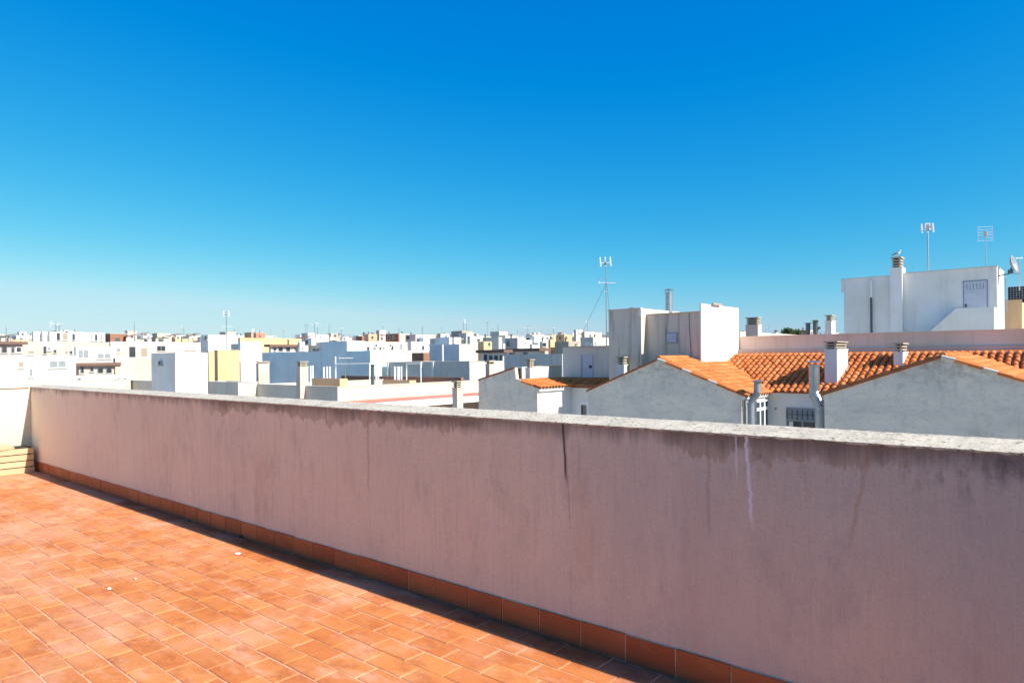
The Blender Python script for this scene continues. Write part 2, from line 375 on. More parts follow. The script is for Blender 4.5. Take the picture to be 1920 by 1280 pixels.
# little scraps on the floor
for px, py, s_, lb in ((447, 1038, .035, 'crumpled white scrap lying beside the shadow at the wall foot'), (205, 1104, .018, 'small white fleck on the tiles near the left edge'), (253, 1086, .012, 'tiny cream chip on the tiles midway across the floor')):
    d = ray(px, py); p = EYE + d * (-1.6 / d.z); m = MB(); n = 7
    vs = [(0, 0, .014)] + [(math.cos(2*math.pi*k/n) * s_ * random.uniform(.6, 1.4), math.sin(2*math.pi*k/n) * s_ * random.uniform(.5, 1), random.uniform(.001, .008)) for k in range(n)]
    m.poly(vs, [(0, 1 + k, 1 + (k + 1) % n) for k in range(n)] , M['paper']); o = m.build('paper_scrap'); o.location = (p.x, p.y, .001); tag(o, lb, 'litter')

# ------------------------------------------------------------------ generic builders for the roofscape
WC = {}
def winmesh(w_, h_, style):
    key = (round(w_, 1), round(h_, 1), style)
    if key in WC: return WC[key]
    w_, h_ = max(.3, key[0]), max(.3, key[1]); a = w_ / 2; m = MB()
    fm = M['frame'] if style != 'dark' else M['greymetal']; t = .06
    m.box(-a, a, -.05, .01, 0, t, fm); m.box(-a, a, -.05, .01, h_ - t, h_, fm); m.box(-a, -a + t, -.05, .01, t, h_ - t, fm); m.box(a - t, a, -.05, .01, t, h_ - t, fm)
    if w_ > .9: m.box(-t / 2, t / 2, -.04, .01, t, h_ - t, fm)
    s = {'half': .45, 'shut': .97, 'grey': .97, 'open': 0, 'dark': 0}[style]
    if s: m.box(-a + t, a - t, -.03, .005, h_ * (1 - s) + t * .5, h_ - t, M['greyshutter'] if style == 'grey' else M['shutter'])
    m.box(-a + t, a - t, -.012, .003, t, h_ - t, M['glass'])
    m.box(-a - .06, a + .06, -.1, .01, -.06, -.001, M['conc'])
    WC[key] = m.mesh('window'); return WC[key]
def win(parent, face, p, w_, h_, style='open', name='window'):
    """face 'y': on a wall facing -Y ; 'x': on a wall facing +X. p = bottom centre."""
    off = (0, -.012, 0) if face == 'y' else (.012, 0, 0)
    return link(name, winmesh(w_, h_, style), parent, Vector(p) + Vector(off), (0, 0, 0 if face == 'y' else math.pi / 2))
def blk_dims(xl, xc, xr, yt, D):
    c = onD(xc, yt, D); Y = c.y
    X0 = onY(xl, yt, Y).x; dr = ray(xr, yt)
    Y1 = onX(xr, yt, c.x).y if dr.x < -.02 else Y + 12
    if Y1 < Y or Y1 > Y + 60: Y1 = Y + 10
    return X0, c.x, Y, Y1, c.z
def walls(m, X0, X1, Y0, Y1, zt, mat, par_h=.55, zb=-18, cop=None):
    if par_h <= 0: m.box(X0, X1, Y0, Y1, zb, zt, mat); return
    m.box(X0, X1, Y0, Y1, zb, zt - par_h, mat); t = min(.16, (X1 - X0) * .2, (Y1 - Y0) * .2); z0 = zt - par_h
    m.box(X0, X1, Y0, Y0 + t, z0, zt, mat); m.box(X0, X1, Y1 - t, Y1, z0, zt, mat); m.box(X0, X0 + t, Y0 + t, Y1 - t, z0, zt, mat); m.box(X1 - t, X1, Y0 + t, Y1 - t, z0, zt, mat)
    if cop:
        e = .03
        for (a, b_, c_, d_) in ((X0-e, X1+e, Y0-e, Y0+t+e), (X0-e, X1+e, Y1-t-e, Y1+e), (X0-e, X0+t+e, Y0+t+e, Y1-t-e), (X1-t-e, X1+e, Y0+t+e, Y1-t-e)): m.box(a, b_, c_, d_, zt, zt + .05, cop)
HB = []
def block(label, mat, xl, xc, xr, yt, D, name='building', cat='building', par_h=.5, cop=None, wins=(), wname='wall', group=None, dims=None, zb=-18, sty='open', tile=None):
    X0, X1, Y0, Y1, zt = dims or blk_dims(xl, xc, xr, yt, D)
    r_ = thing(name, label, cat, group, (X0, Y0, zb)); iv = Matrix.Translation((-X0, -Y0, -zb))
    m = MB(); walls(m, X0, X1, Y0, Y1, zt, M[mat], par_h, zb, M[cop] if cop else None); o = m.build(wname, r_); o.matrix_parent_inverse = iv
    if tile:
        m = MB(); m.box(X0 - .4, X1 + .4, Y0 - .4, Y1 + .4, zt + .001, zt + .28, M[tile]); o = m.build('roof', r_); o.matrix_parent_inverse = iv
    for wdef in wins:     # (face, px, py_top, py_bottom, px_width, style)
        f, px, pt, pb, pw, style = wdef
        if f == 'y':
            a = onY(px, pb, Y0); q = onY(px, pt, Y0); ww = abs(onY(px + pw / 2, pb, Y0).x - onY(px - pw / 2, pb, Y0).x)
        else:
            a = onX(px, pb, X1); q = onX(px, pt, X1); ww = abs(onX(px + pw / 2, pb, X1).y - onX(px - pw / 2, pb, X1).y)
        o = win(r_, f, a, ww, q.z - a.z, style); o.matrix_parent_inverse = iv
    if not dims and zb == -18: HB.append((r_, (X0, X1, Y0, Y1, zt + (0 if par_h else .5)), iv, D))
    return r_, (X0, X1, Y0, Y1, zt), iv
def chimney(parent, X0, X1, Y0, Y1, zb, zs, zc, mat='cleanwhite', slats=3, inset=.03, label=None):
    """shaft + louvred cap; as a part of parent or, with label, a thing of its own"""
    m = MB(); m.box(X0, X1, Y0, Y1, zb, zs, M[mat]); e = .02; m.box(X0 - e, X1 + e, Y0 - e, Y1 + e, zs - .05, zs + .002, M[mat])
    o = m.build('chimney' if parent else 'chimney', parent)
    if label: tag(o, label, 'chimney')
    h = (zc - zs) / (slats + .0); a0, a1, b0, b1 = X0 + inset, X1 - inset, Y0 + inset, Y1 - inset
    c_ = MB(); c_.box(a0 + .09, a1 - .09, b0 + .09, b1 - .09, zs + .002, zc - .05, M['dark']); c_.build('flue_core', o)
    for k in range(slats):
        z0 = zs + h * (k + .45); s_ = MB(); ex = .05 if k == slats - 1 else 0
        s_.box(a0 - ex, a1 + ex, b0 - ex, b1 + ex, z0, z0 + h * .5, M['louver']); s_.build('louvre_slab', o)
    p_ = MB()
    for px_ in (a0 + .03, a1 - .09):
        for py_ in (b0 + .03, b1 - .09): p_.box(px_, px_ + .06, py_, py_ + .06, zs + .002, zc - h * .5, M['louver'])
    p_.build('corner_posts', o); return o
def flue(parent, pts, r, cap=None, mat='steel', name='flue_pipe', label=None, cat='vent pipe', group=None):
    m = MB()
    for a, b_ in zip(pts[:-1], pts[1:]): m.tube(a, b_, r, M[mat], 16)
    for k in range(1, len(pts)):
        a = Vector(pts[k-1]); d = (Vector(pts[k]) - a).normalized(); m.tube(a + d * .0, a + d * .05, r * 1.14, M[mat], 16)
    o = m.build(name, parent, smooth=False)
    if label: tag(o, label, cat, group)
    t = Vector(pts[0])
    if cap == 'hat':
        c_ = MB(); c_.tube(t + Vector((0, 0, .10)), t + Vector((0, 0, .11)), r * 1.55, M['steel'], 18); c_.tube(t + Vector((0, 0, .11)), t + Vector((0, 0, .17)), r * 1.5, M['steel'], 18, r * .2)
        for k in range(4):
            an = k * math.pi / 2 + .4; v = Vector((math.cos(an), math.sin(an), 0)) * r * .92; c_.tube(t + v - Vector((0, 0, .05)), t + v + Vector((0, 0, .1)), .012, M['steel'], 5)
        c_.build('rain_cap', o)
    elif cap == 'disc':
        c_ = MB(); c_.tube(t, t + Vector((0, 0, .025)), r * 1.9, M['steel'], 18); c_.build('rain_cap', o)
    return o
def antenna(base, H, heads, label, group=None, r=.022, cat='antenna', name='antenna'):
    t = thing(name, label, cat, group, base)
    m = MB(); m.tube((0, 0, 0), (0, 0, H), r, M['steel'], 6); m.build('mast', t)
    for (z, kind, yaw, s) in heads:
        c_, s_ = math.cos(yaw), math.sin(yaw); R_ = lambda x, y, zz: (x * c_ - y * s_, x * s_ + y * c_, z + zz)
        m = MB(); w = r * .55
        if kind == 'yagi':
            m.tube(R_(-.5 * s, 0, 0), R_(.6 * s, 0, 0), w * 1.3, M['whitemetal'], 5)
            for k in range(8): x = (-.35 + k * .125) * s; m.tube(R_(x, -.16 * s, .0), R_(x, .16 * s, .0), w * .8, M['whitemetal'], 4)
            for q in (-1, 1):
                for k in range(3): m.tube(R_((-.5 + .05 * k) * s, -.22 * s, q * (.08 + .1 * k) * s), R_((-.5 + .05 * k) * s, .22 * s, q * (.08 + .1 * k) * s), w * .8, M['whitemetal'], 4)
        elif kind == 'comb':
            m.tube(R_(-.35 * s, 0, 0), R_(.35 * s, 0, 0), w * 1.6, M['whitemetal'], 5)
            for k in range(3): x = (-.32 + k * .32) * s; m.tube(R_(x, 0, -.22 * s), R_(x - .04, 0, .38 * s), w * 2.2, M['whitemetal'], 5)
            m.box(*[v for v in (R_(0, 0, 0)[0] - .06, R_(0, 0, 0)[0] + .06, -.05, .05, z - .1, z + .02)], M['greymetal'])
        elif kind == 'grid':
            for k in range(6): zz = (-.45 + k * .18) * s; m.tube(R_(-.45 * s, 0, zz), R_(.42 * s, 0, zz), w * .8, M['whitemetal'], 4)
            for x in (-.45, .42): m.tube(R_(x * s, 0, -.5 * s), R_(x * s, 0, .5 * s), w * 1.4, M['whitemetal'], 4)
            m.box(-.08, .08, -.06, .06, z - .16, z + .12, M['conc']); m.tube(R_(-.2 * s, -.1, -.05), R_(.3 * s, -.1, -.02), w * 1.5, M['greymetal'], 5)
        elif kind == 'bar':
            m.tube(R_(-.22 * s, 0, 0), R_(.22 * s, 0, 0), w * 2, M['whitemetal'], 5)
        m.build('aerial', t)
    return t

# ------------------------------------------------------------------ the tiled-roof house with three gabled wings
ZE = 1.6 - 1.44; PT = .39; YW = 25.0; YR = 27.7; YTOP = 31.7
house = thing('tiled_roof_house', 'house with orange pantile roofs and three grey gable ends facing the terrace', 'house', None, (0, 0, 0))
def gx(px): return onY(px, 700, YW).x
w2 = (gx(1103), gx(1390)); a2 = sum(w2) / 2
w3 = (gx(1545), gx(1545) + (w2[1] - w2[0])); a3 = onY(1767, 667, YW).x; w3 = (w3[0], 2 * a3 - w3[0])
zA2 = onY(1238, 673, YW).z; zA3 = onY(1767, 668, YW).z
zE2 = onY(1103, 731, YW).z; zE3 = onY(1545, 738, YW).z
p1 = [onY(897, 712, YW), onY(965, 689, YW), onY(968, 711, YW), onY(1007.5, 725, YW)]
gb = MB()
gb.prismY([(w2[0], -16), (w2[1], -16), (w2[1], zE2), (a2, zA2), (w2[0], zE2)], YW, YW + .2, M['gable']); o = gb.build('gable_wall', house); o['label'] = 'middle grey gable end, weathered near its verges'
gb = MB(); gb.prismY([(w3[0], -16), (w3[1], -16), (w3[1], zE3), (a3, zA3), (w3[0], zE3)], YW, YW + .2, M['gable']); o = gb.build('gable_wall', house); o['label'] = 'large right-hand grey gable end with blotchy render'
gb = MB(); gb.prismY([(p1[0].x, -16), (p1[3].x, -16), (p1[3].x, p1[3].z), (p1[2].x, p1[2].z), (p1[1].x, p1[1].z), (p1[0].x, p1[0].z)], YW, YW + .2, M['gable'])
gb.build('gable_wall', house)
hw = MB()
hw.box(w2[1] - .25, w2[1], YW + .201, YR + .2, -16, zE2 - .02, M['cleanwhite'])
hw.box(w2[0], w2[0] + .25, YW + .201, YR, -16, zE2 - .02, M['cleanwhite'])
hw.box(w3[0], w3[0] + .25, YW + .201, YR, -16, zE3 - .02, M['cleanwhite'])
hw.box(p1[3].x - .25, p1[3].x, YW + .201, YR, -16, p1[3].z - .04, M['cleanwhite'])
hw.box(p1[3].x, w2[0], YR, YR + .2, -16, ZE - .02, M['cleanwhite'])
hw.box(w2[1] + .001, w3[0], YR, YR + .2, -16, ZE - .03, M['cleanwhite'])
hw.build('courtyard_wall', house)
for args in ((p1[3].x + .001, p1[3].x + .12, YW + .02, YR, p1[3].z - .22, p1[3].z - .06), (w2[1] + .001, w2[1] + .10, YW + .02, YR, zE2 - .20, zE2 - .05),
             (w2[1] + .13, w3[0] - .001, YR - .10, YR - .001, ZE - .18, ZE - .04), (p1[3].x + .13, w2[0] - .001, YR - .10, YR - .001, ZE - .18, ZE - .04)):
    ev = MB(); ev.box(*args, M['cleanwhite']); ev.build('eaves_fascia', house)
# roof decks (channels) + barrel tiles
roof = MB()
def zmain(Y): return ZE + PT * (Y - YR)
def zw2(X): return zA2 - (zA2 - zE2) * abs(X - a2) / (a2 - w2[0])
def zw3(X): return zA3 - (zA3 - zE3) * abs(X - a3) / (a3 - w3[0])
S1 = (p1[2].z - p1[3].z) / (p1[3].x - p1[2].x)
def zw1(X): return p1[3].z + S1 * (p1[3].x - X)
XS = -17.6
def slabX(x0, x1, y0, y1, z0, z1, th=.06):   # sloping along X
    roof.poly([(x0,y0,z0-th),(x1,y0,z1-th),(x1,y1,z1-th),(x0,y1,z0-th),(x0,y0,z0),(x1,y0,z1),(x1,y1,z1),(x0,y1,z0)], [(0,3,2,1),(4,5,6,7),(0,1,5,4),(1,2,6,5),(2,3,7,6),(3,0,4,7)], M['channel'])
def slabY(x0, x1, y0, y1, z0, z1, th=.06):
    roof.poly([(x0,y0,z0-th),(x1,y0,z0-th),(x1,y1,z1-th),(x0,y1,z1-th),(x0,y0,z0),(x1,y0,z0),(x1,y1,z1),(x0,y1,z1)], [(0,3,2,1),(4,5,6,7),(0,1,5,4),(1,2,6,5),(2,3,7,6),(3,0,4,7)], M['channel'])
slabY(XS, 4.0, YR - .12, YTOP, zmain(YR - .12) + .02, zmain(YTOP) + .02)
slabY(-21.0, XS, YR - .12, 28.68, zmain(YR - .12) + .02, zmain(28.68) + .02)
slabX(w2[0] - .1, a2, YW - .04, 31.6, zw2(w2[0]-.1) + .02, zA2 + .02); slabX(a2, w2[1] + .12, YW - .04, 31.6, zA2 + .02, zw2(w2[1]+.12) + .02)
slabX(w3[0] - .1, a3, YW - .04, 31.6, zw3(w3[0]-.1) + .02, zA3 + .02); slabX(a3, w3[1] + .12, YW - .04, 31.6, zA3 + .02, zw3(w3[1]+.12) + .02)
slabX(p1[2].x, p1[3].x + .14, YW - .04, 29.6, zw1(p1[2].x) + .02, zw1(p1[3].x + .14) + .02)
roofo = roof.build('roof', house)
def barrel():
    m = MB(); n = 6; L = .40; vs = []
    for (yy, r, lift, th) in ((-L / 2, .095, .028, 0), (L / 2, .078, .0, 0)):
        for k in range(n + 1):
            a = math.pi * k / n; vs.append((-math.cos(a) * r, yy, math.sin(a) * r * .86 + lift))
    for k in range(n + 1):
        a = math.pi * k / n; vs.append((-math.cos(a) * .078, -L / 2, math.sin(a) * .078 * .8 + .028))
    q = n + 1
    fs = [(k, k + 1, q + k + 1, q + k) for k in range(n)] + [(k + 1, k, 2 * q + k, 2 * q + k + 1) for k in range(n)]
    m.poly(vs, fs, M['rooftile']); return m
bt = barrel(); btm = bt.mesh('roof_tile', True)
PM = math.atan(PT); rows_ = []
def placeT(x, y, z, yaw, pitch):
    return Matrix.Translation((x, y, z)) @ Matrix.Rotation(yaw, 4, 'Z') @ Matrix.Rotation(pitch, 4, 'X')
step = .345
X = -20.9; cand = []
while X < 3.9:
    for k in range(12):
        dd = k * step * math.cos(PM) + .06; Y = YR - .10 + dd; z = zmain(Y) + .03
        if Y > YTOP - .15: continue
        if X < XS and Y > 28.6: continue
        if -17.6 < X < -12.9 and Y > 27.6: continue
        if w2[0] < X < w2[1] + .1 and zw2(X) > z - .0: continue
        if w3[0] < X < w3[1] + .1 and zw3(X) > z - .0: continue
        if X < p1[3].x and zw1(X) > z: continue
        j = random.uniform(-.016, .016)
        cand.append((placeT(X + j, Y, z + random.uniform(-.004, .006), random.uniform(-.035, .035), PM), X, Y))
    X += .25
def key(c):
    v = vis((c[1], c[2], zmain(c[2])))
    if v is None or v[0] < 1385 or v[0] > 1800: return 999
    return v[2]
cand.sort(key=key); stf = MB()
for i, (mt, X_, Y_) in enumerate(cand):
    if i < 300:
        o = link('roof_tile', btm, roofo); o.matrix_local = mt
    else: stf.poly([mt @ Vector(v) for v in bt.v], bt.f, M['rooftile'])
def wing_tiles(x_e, x_a, zf, y1f, sgn):
    pitch = math.atan(abs(zf(x_e) - zf(x_a)) / abs(x_e - x_a)); n = int(abs(x_e - x_a) / (step * math.cos(pitch))) + 1
    Y = YW + (.06 if sgn > 0 else .45)
    while Y < 31.5:
        for k in range(n):
            X_ = x_e + (-sgn) * (k * step * math.cos(pitch) + .06) + sgn * .1
            if (X_ - x_a) * sgn < 0.08: continue
            z = zf(X_) + .03
            if y1f(X_, Y, z): continue
            mt = placeT(X_, Y + random.uniform(-.01, .01), z + random.uniform(-.004, .006), (math.pi / 2) * sgn + random.uniform(-.02, .02), pitch)
            stf.poly([mt @ Vector(v) for v in bt.v], bt.f, M['rooftile'])
        Y += .25
hid = lambda X_, Y, z: (Y > YR and zmain(Y) > z - .02) or (X_ < -12.9 and Y > 27.6) or Y > 31.5
wing_tiles(w2[1] + .05, a2, zw2, hid, 1); wing_tiles(w2[0] - .05, a2, zw2, hid, -1)
wing_tiles(w3[1] + .05, a3, zw3, lambda X_, Y, z: Y > 31.4, 1); wing_tiles(w3[0] - .05, a3, zw3, hid, -1)
wing_tiles(p1[3].x + .08, p1[2].x, zw1, lambda X_, Y, z: (Y > YR and zmain(Y) > z - .02) or Y > 29.4, 1)
o = stf.build('roof_tile_field', roofo, smooth=True); o['kind'] = 'stuff'
# ridge caps, verge mortar, flashing
rd = MB()
for (xa, za) in ((a2, zA2), (a3, zA3)):
    Y = YW; 
    while Y < (27.5 if xa == a2 else 31.5):
        for k in range(1): rd.tube((xa, Y, za + .05), (xa, Y + .42, za + .04), .10, M['rooftile'], 8)
        Y += .36
rd.build('ridge_caps', roofo)
vg = MB()
for (x0, x1, zf) in ((a2, w2[1], zw2), (a3, w3[1], zw3), (p1[2].x, p1[3].x, zw1)):
    n = int((x1 - x0) / .36)
    for k in range(n):
        xx = x0 + (k + .5) * .36; vg.tube((xx - .2, YW - .03, zf(xx - .2) + .0), (xx + .16, YW - .03, zf(xx + .16) + .012), .055, M['rooftile' if k % 3 else 'conc'], 7)
for (x0, x1, zf) in ((w2[0], a2, zw2), (w3[0], a3, zw3)):
    vg.tube((x0 - .1, YW - .03, zf(x0 - .1) + .0), (x1, YW - .03, zf(x1) + .0), .022, M['channel'], 6)
vg.tube((p1[0].x, YW + .0, p1[0].z), (p1[1].x, YW + .0, p1[1].z), .045, M['channel'], 6)
o = vg.build('verge_tile_rows', roofo); o['kind'] = 'stuff'
fx = MB()
fx.box(-12.85, 4, YTOP - .10, YTOP + .02, zmain(YTOP) - .05, zmain(YTOP) + .13, M['pinkcream'])
fx.build('wall_flashing', house)
# chimneys on this roof
ca = onY(1570, 722, 28.3); s_ = onY(1570, 654, 28.3).z
X0 = onY(1546, 690, 28.3).x; Y1 = onX(1590, 690, ca.x).y; zc = onY(1570, 639, 28.3).z
chimney(house, X0, ca.x, 28.3, Y1, ca.z - .5, s_, zc, slats=3)
cb = onY(1693, 690, 30.0); X0 = onY(1675.5, 690, 30).x; Y1 = onX(1703, 690, cb.x).y
chimney(house, X0, cb.x, 30.0, Y1, .4, onY(1693, 659, 30).z, onY(1693, 642, 30).z, slats=3)
c3 = onY(994, 700, 25.9); X0 = onY(985, 700, 25.9).x; Y1 = onX(1003, 700, c3.x).y
chimney(house, X0, c3.x, 25.9, Y1, c3.z - .9, onY(994, 689, 25.9).z, onY(994, 673, 25.9).z, slats=4)
c4 = onY(979, 700, 26.3); m = MB(); xx = onY(968, 700, 26.3).x; zt4 = onY(975, 688, 26.3).z
m.box(xx, c4.x, 26.3, 28.5, c4.z - .8, zt4, M['white']); m.box(xx + .1, c4.x - .05, 26.27, 26.299, c4.z - .4, zt4 - .06, M['brick']); m.build('vent_box', house)
c5 = onY(1170, 690, 27.0); X0 = onY(1156, 690, 27.0).x
chimney(house, X0, c5.x, 27.0, 27.37, c5.z - .7, onY(1165, 683, 27.0).z, onY(1165, 668, 27.0).z, mat='white', slats=3)
# courtyard openings
def onWall(px0, px1, py0, py1, Y): a = onY(px0, py1, Y); b_ = onY(px1, py0, Y); return a.x, b_.x, a.z, b_.z
x0, x1, z0, z1 = onWall(1477, 1534, 766, 810, YR)
fr = MB(); fr.box(x0 - .05, x1 + .05, YR - .04, YR - .002, z1 - .06, z1, M['greymetal']); fr.box(x0 - .05, x0, YR - .04, YR - .002, z0, z1 - .06, M['greymetal']); fr.box(x1, x1 + .05, YR - .04, YR - .002, z0, z1 - .06, M['greymetal']); xm = (x0 + x1) / 2
fr.box(xm - .03, xm + .03, YR - .035, YR - .002, z0, z1 - .5, M['greymetal']); wo_ = fr.build('window', house)
m = MB(); m.box(x0, x1, YR - .015, YR - .003, z0, z1 - .52, M['glass']); m.build('pane', wo_)
m = MB(); m.box(x0, x1, YR - .05, YR - .004, z1 - .46, z1 - .07, M['greyshutter']); m.box(x0, x1, YR - .07, YR - .051, z1 - .52, z1 - .46, M['greymetal']); m.build('shutter_box', wo_)
m = MB()
for q in range(7): xx = x0 + (x1 - x0) * q / 6; m.box(xx - .012, xx + .012, YR - .075, YR - .055, z1 - .44, z1 - .08, M['darkmetal'])
m.box(x0, x1, YR - .08, YR - .06, z1 - .27, z1 - .25, M['darkmetal']); m.build('bar', wo_)
m = MB(); m.box(x0 + .06, x0 + .22, YR - .03, YR - .016, z0, z1 - .54, M['frame']); m.build('curtain', wo_)
# glazed doors in the lit flank of the middle wing
xw = w2[1]
def fl_x(px0, px1, py0, py1): a = onX(px0, py1, xw); b_ = onX(px1, py0, xw); return a.y, b_.y, a.z, b_.z
y0, y1, z0, z1 = fl_x(1415, 1439, 749, 806)
m = MB(); t = .06
for q in range(4): yy = y0 + (y1 - y0) * q / 3; m.box(xw + .002, xw + .06, yy - t, yy + t, z0, z1, M['frame'])
m.box(xw + .002, xw + .055, y0, y1, z1 - .38, z1 - .26, M['frame']); m.box(xw + .002, xw + .055, y0, y1, z1 - .05, z1 + .02, M['frame'])
dr = m.build('glazed_door', house); m = MB(); m.box(xw + .003, xw + .02, y0, y1, z0, z1, M['glass']); m.build('pane', dr)
y0, y1, z0, z1 = fl_x(1396.5, 1412, 742, 806)
m = MB(); m.box(xw + .003, xw + .04, y0, y1, z0, z1, M['greyshutter']); m.box(xw + .003, xw + .05, (y0+y1)/2-.02, (y0+y1)/2+.02, z0, z1, M['greymetal']); m.build('shuttered_door', house)
x0, x1, z0, z1 = onWall(1087, 1101, 752, 782, YR)
m = MB(); m.box(x0, x1 + .1, YR - .04, YR - .002, z0, z1, M['frame']); wd = m.build('window', house)
m = MB(); m.box(x0 + .12, x1 - .02, YR - .05, YR - .041, z0, z1 - .18, M['glass']); m.build('pane', wd)
m = MB(); m.box(-.04, .04, -.02, .0, -.04, .04, M['greymetal']); o = m.build('wall_vent', house); o.location = onY(1454.5, 766, YR - .002)
# steel flues standing in the courtyard
f0 = onY(1526.5, 684, 26.4); f1 = onY(1526.5, 737, 26.4); f2 = onY(1538, 760, 26.4); 
flue(house, [f0, f1, f2, (f2.x, f2.y, -8)], .185, 'hat')
f0 = onY(1420, 714, 25.2); f1 = onY(1420, 736, 25.2); f2 = onY(1408, 755, 25.2)
flue(house, [f0, f1, f2, (f2.x, f2.y, -8)], .125, 'disc', 'greymetal')

# ------------------------------------------------------------------ grey stained building with the white tower
sd = thing('stained_building', 'grey rain-stained roof block with a tall white end wall behind the middle gable', 'building')
m = MB()
XT = onY(1385, 620, 31.7).x; YT0 = onX(1315, 620, XT).y; xt0 = onY(1311.5, 575, YT0).x; zT = onX(1315, 569, XT).z
m.box(xt0, XT, YT0, 31.7, -1.5, zT, M['cleanwhite']); m.build('end_wall', sd)
xa, xb = onY(1141, 600, 27.4).x, onY(1202, 600, 27.4).x; zAk = onY(1202, 578, 27.4).z
m = MB(); m.box(xa, xb, 27.4, 31.9, -1.5, zAk - .02, M['stain']); m.box(xb - .15, xb + .002, 27.398, 31.9, zAk - .35, zAk + .0, M['white']); m.build('stair_head', sd)
zB = onY(1202, 591, 27.9).z
m = MB(); m.box(xb + .003, xt0 - .002, 27.9, 31.6, -1.5, zB, M['stain']); m.build('wall', sd)
m = MB(); m.box(xb + .004, xt0 - .003, 27.85, 28.2, zB, zB + .04, M['peach']); m.box(xa - .03, xb + .0, 27.36, 27.6, zAk - .019, zAk + .03, M['conc']); m.box(xt0 + .2, XT + .03, YT0 + 1, YT0 + 1.9, zT, zT + .07, M['louver']); m.build('coping', sd)
x0, x1, z0, z1 = onWall(1252, 1269, 623, 642, 27.9)
m = MB(); m.box(x0 - .05, x1 + .05, 27.86, 27.899, z0 - .04, z1, M['greymetal']); wd = m.build('window', sd); m = MB(); m.box(x0, x1, 27.84, 27.859, z0, z1 - .04, M['bluedoor']); m.build('pane', wd)
m = MB(); a = onY(1180, 582, 27.7); m.box(a.x, a.x + .25, 27.65, 27.9, a.z - .1, a.z + .12, M['brick']); m.build('vent_cap', sd)
# low door block
xd0, xd1 = onY(1055, 660, 28.7).x, xa; zD = onY(1080, 651, 28.7).z
m = MB(); m.box(xd0, xd1 - .002, 28.7, 34, -1.5, zD, M['greywall']); m.box(xd0 - .03, xd1 - .003, 28.66, 29.0, zD, zD + .05, M['louver']); m.build('door_block', sd)
x0, x1, z0, z1 = onWall(1094, 1112, 665, 712, 28.7)
m = MB(); m.box(x0, x1, 28.66, 28.698, z0, z1, M['bluedoor']); d_ = m.build('door', sd)
m = MB(); m.box(x0 - .14, x0 - .002, 28.67, 28.699, z0, z1, M['greymetal']); m.build('door_jamb', sd); m = MB(); m.box(x1 - .2, x1 - .06, 28.62, 28.659, (z0+z1)/2 - .02, (z0+z1)/2 + .1, M['dark']); m.build('handle', d_)
yy0, yy1 = 27.9, 30.2; xq = onY(1003, 690, 27.9).x; zq = onX(1003, 688, xq).z
m = MB(); m.box(xq - .2, xq, yy0, yy1, -1, zq, M['cream']); m.box(xq - .22, xq + .02, yy0, yy1, zq, zq + .05, M['peach']); m.box(xq - 3, xq - .2, yy0 + .3, yy1, -1, zq - .5, M['cream']); m.build('low_parapet', sd)
fp = onY(1254, 548, 30.2)
flue(sd, [fp, (fp.x, fp.y, zB - .5)], .17, 'hat', 'steel')

# ------------------------------------------------------------------ pink parapet building + rooftop things
pk = thing('pink_parapet_building', 'building with a long dusty pink roof parapet behind the pantiles', 'building')
zP = onY(1650, 626, 31.8).z
m = MB(); m.box(-12.88, 14, 31.75, 31.95, -18, zP, M['pinkwall']); m.build('parapet', pk)
m = MB(); m.box(-12.9, 14, 31.72, 31.99, zP, zP + .06, M['pinkwall']); m.build('coping', pk)
m = MB(); m.box(-12.88, 14, 31.951, 60, -18, zP - .9, M['cream']); m.build('roof_deck', pk)
zdk = zP - .9
def chim_px(xl, xc, xr, ytop, ycap, Y, zb, label, mat='white', slats=3):
    c = onY(xc, ytop, Y); X0 = onY(xl, ytop, Y).x; Y1 = onX(xr, ytop, c.x).y; Y1 = min(Y1, Y + 2.0)
    return chimney(None, X0, c.x, Y, Y1, zb, c.z, onY(xc, ycap, Y).z, mat, slats, label=label)
chim_px(1398, 1421, 1428, 608, 594, 34.0, zdk, 'squat grey-capped chimney beside the white tower, left end of the pink parapet', 'pinkcream', 4)
chim_px(1547, 1559, 1566, 601, 590, 34.5, zdk, 'slim white chimney with a dark cap just left of the white stair building')
for px, py, r_, lb in ((1515, 606, .10, 'shorter of two dark vent pipes behind the pink parapet'), (1529, 601, .115, 'taller dark vent pipe with a side elbow behind the pink parapet')):
    p = onY(px, py, 33.6); o = flue(None, [p, (p.x, p.y, zdk)], r_, 'disc', 'darkmetal', 'vent_pipe', lb)
    if px == 1529: mm = MB(); mm.tube((p.x, p.y, p.z - .38), (p.x + .22, p.y, p.z - .34), .06, M['darkmetal'], 8); mm.build('elbow', o)

YB = 45.0
wb = thing('white_stair_building', 'white rooftop stair building with outside steps and a chimney, at upper right', 'building')
xL, xCm, xR = onY(1577, 525, YB).x, onY(1671, 516, YB).x, onY(1869, 500, YB).x
zL, zR = onY(1620, 521.5, YB).z, onY(1869, 500, YB).z; YB1 = onX(1882, 505, xR).y
m = MB(); m.box(xCm, xR, YB, YB1, zdk - .01, zR, M['white']); m.box(xL + .15, xCm - .001, YB + .01, YB1, zdk - .01, zL, M['white']); m.box(xL, xL + .149, YB + .01, YB1, zL - .75, zL, M['white']); m.build('wall', wb)
m = MB(); m.box(xCm - .05, xR + .03, YB - .04, YB1 + .03, zR + .001, zR + .06, M['conc']); m.box(xL - .02, xCm - .051, YB - .03, YB1, zL + .001, zL + .05, M['conc']); m.build('coping', wb)
xs0, xs1 = onY(1671, 500, YB).x, onY(1693, 500, YB).x
sh = onY(1693, 511, YB - .3)
ch = chimney(wb, xs0, xs1, YB - .3, YB + .65, zdk, onY(1690, 512, YB - .3).z + .35, onY(1690, 480, YB - .3).z, 'white', 4, inset=.08)
zcap = onY(1690, 480, YB - .3).z
x0, x1, z0, z1 = onWall(1808, 1850, 526, 580, YB)
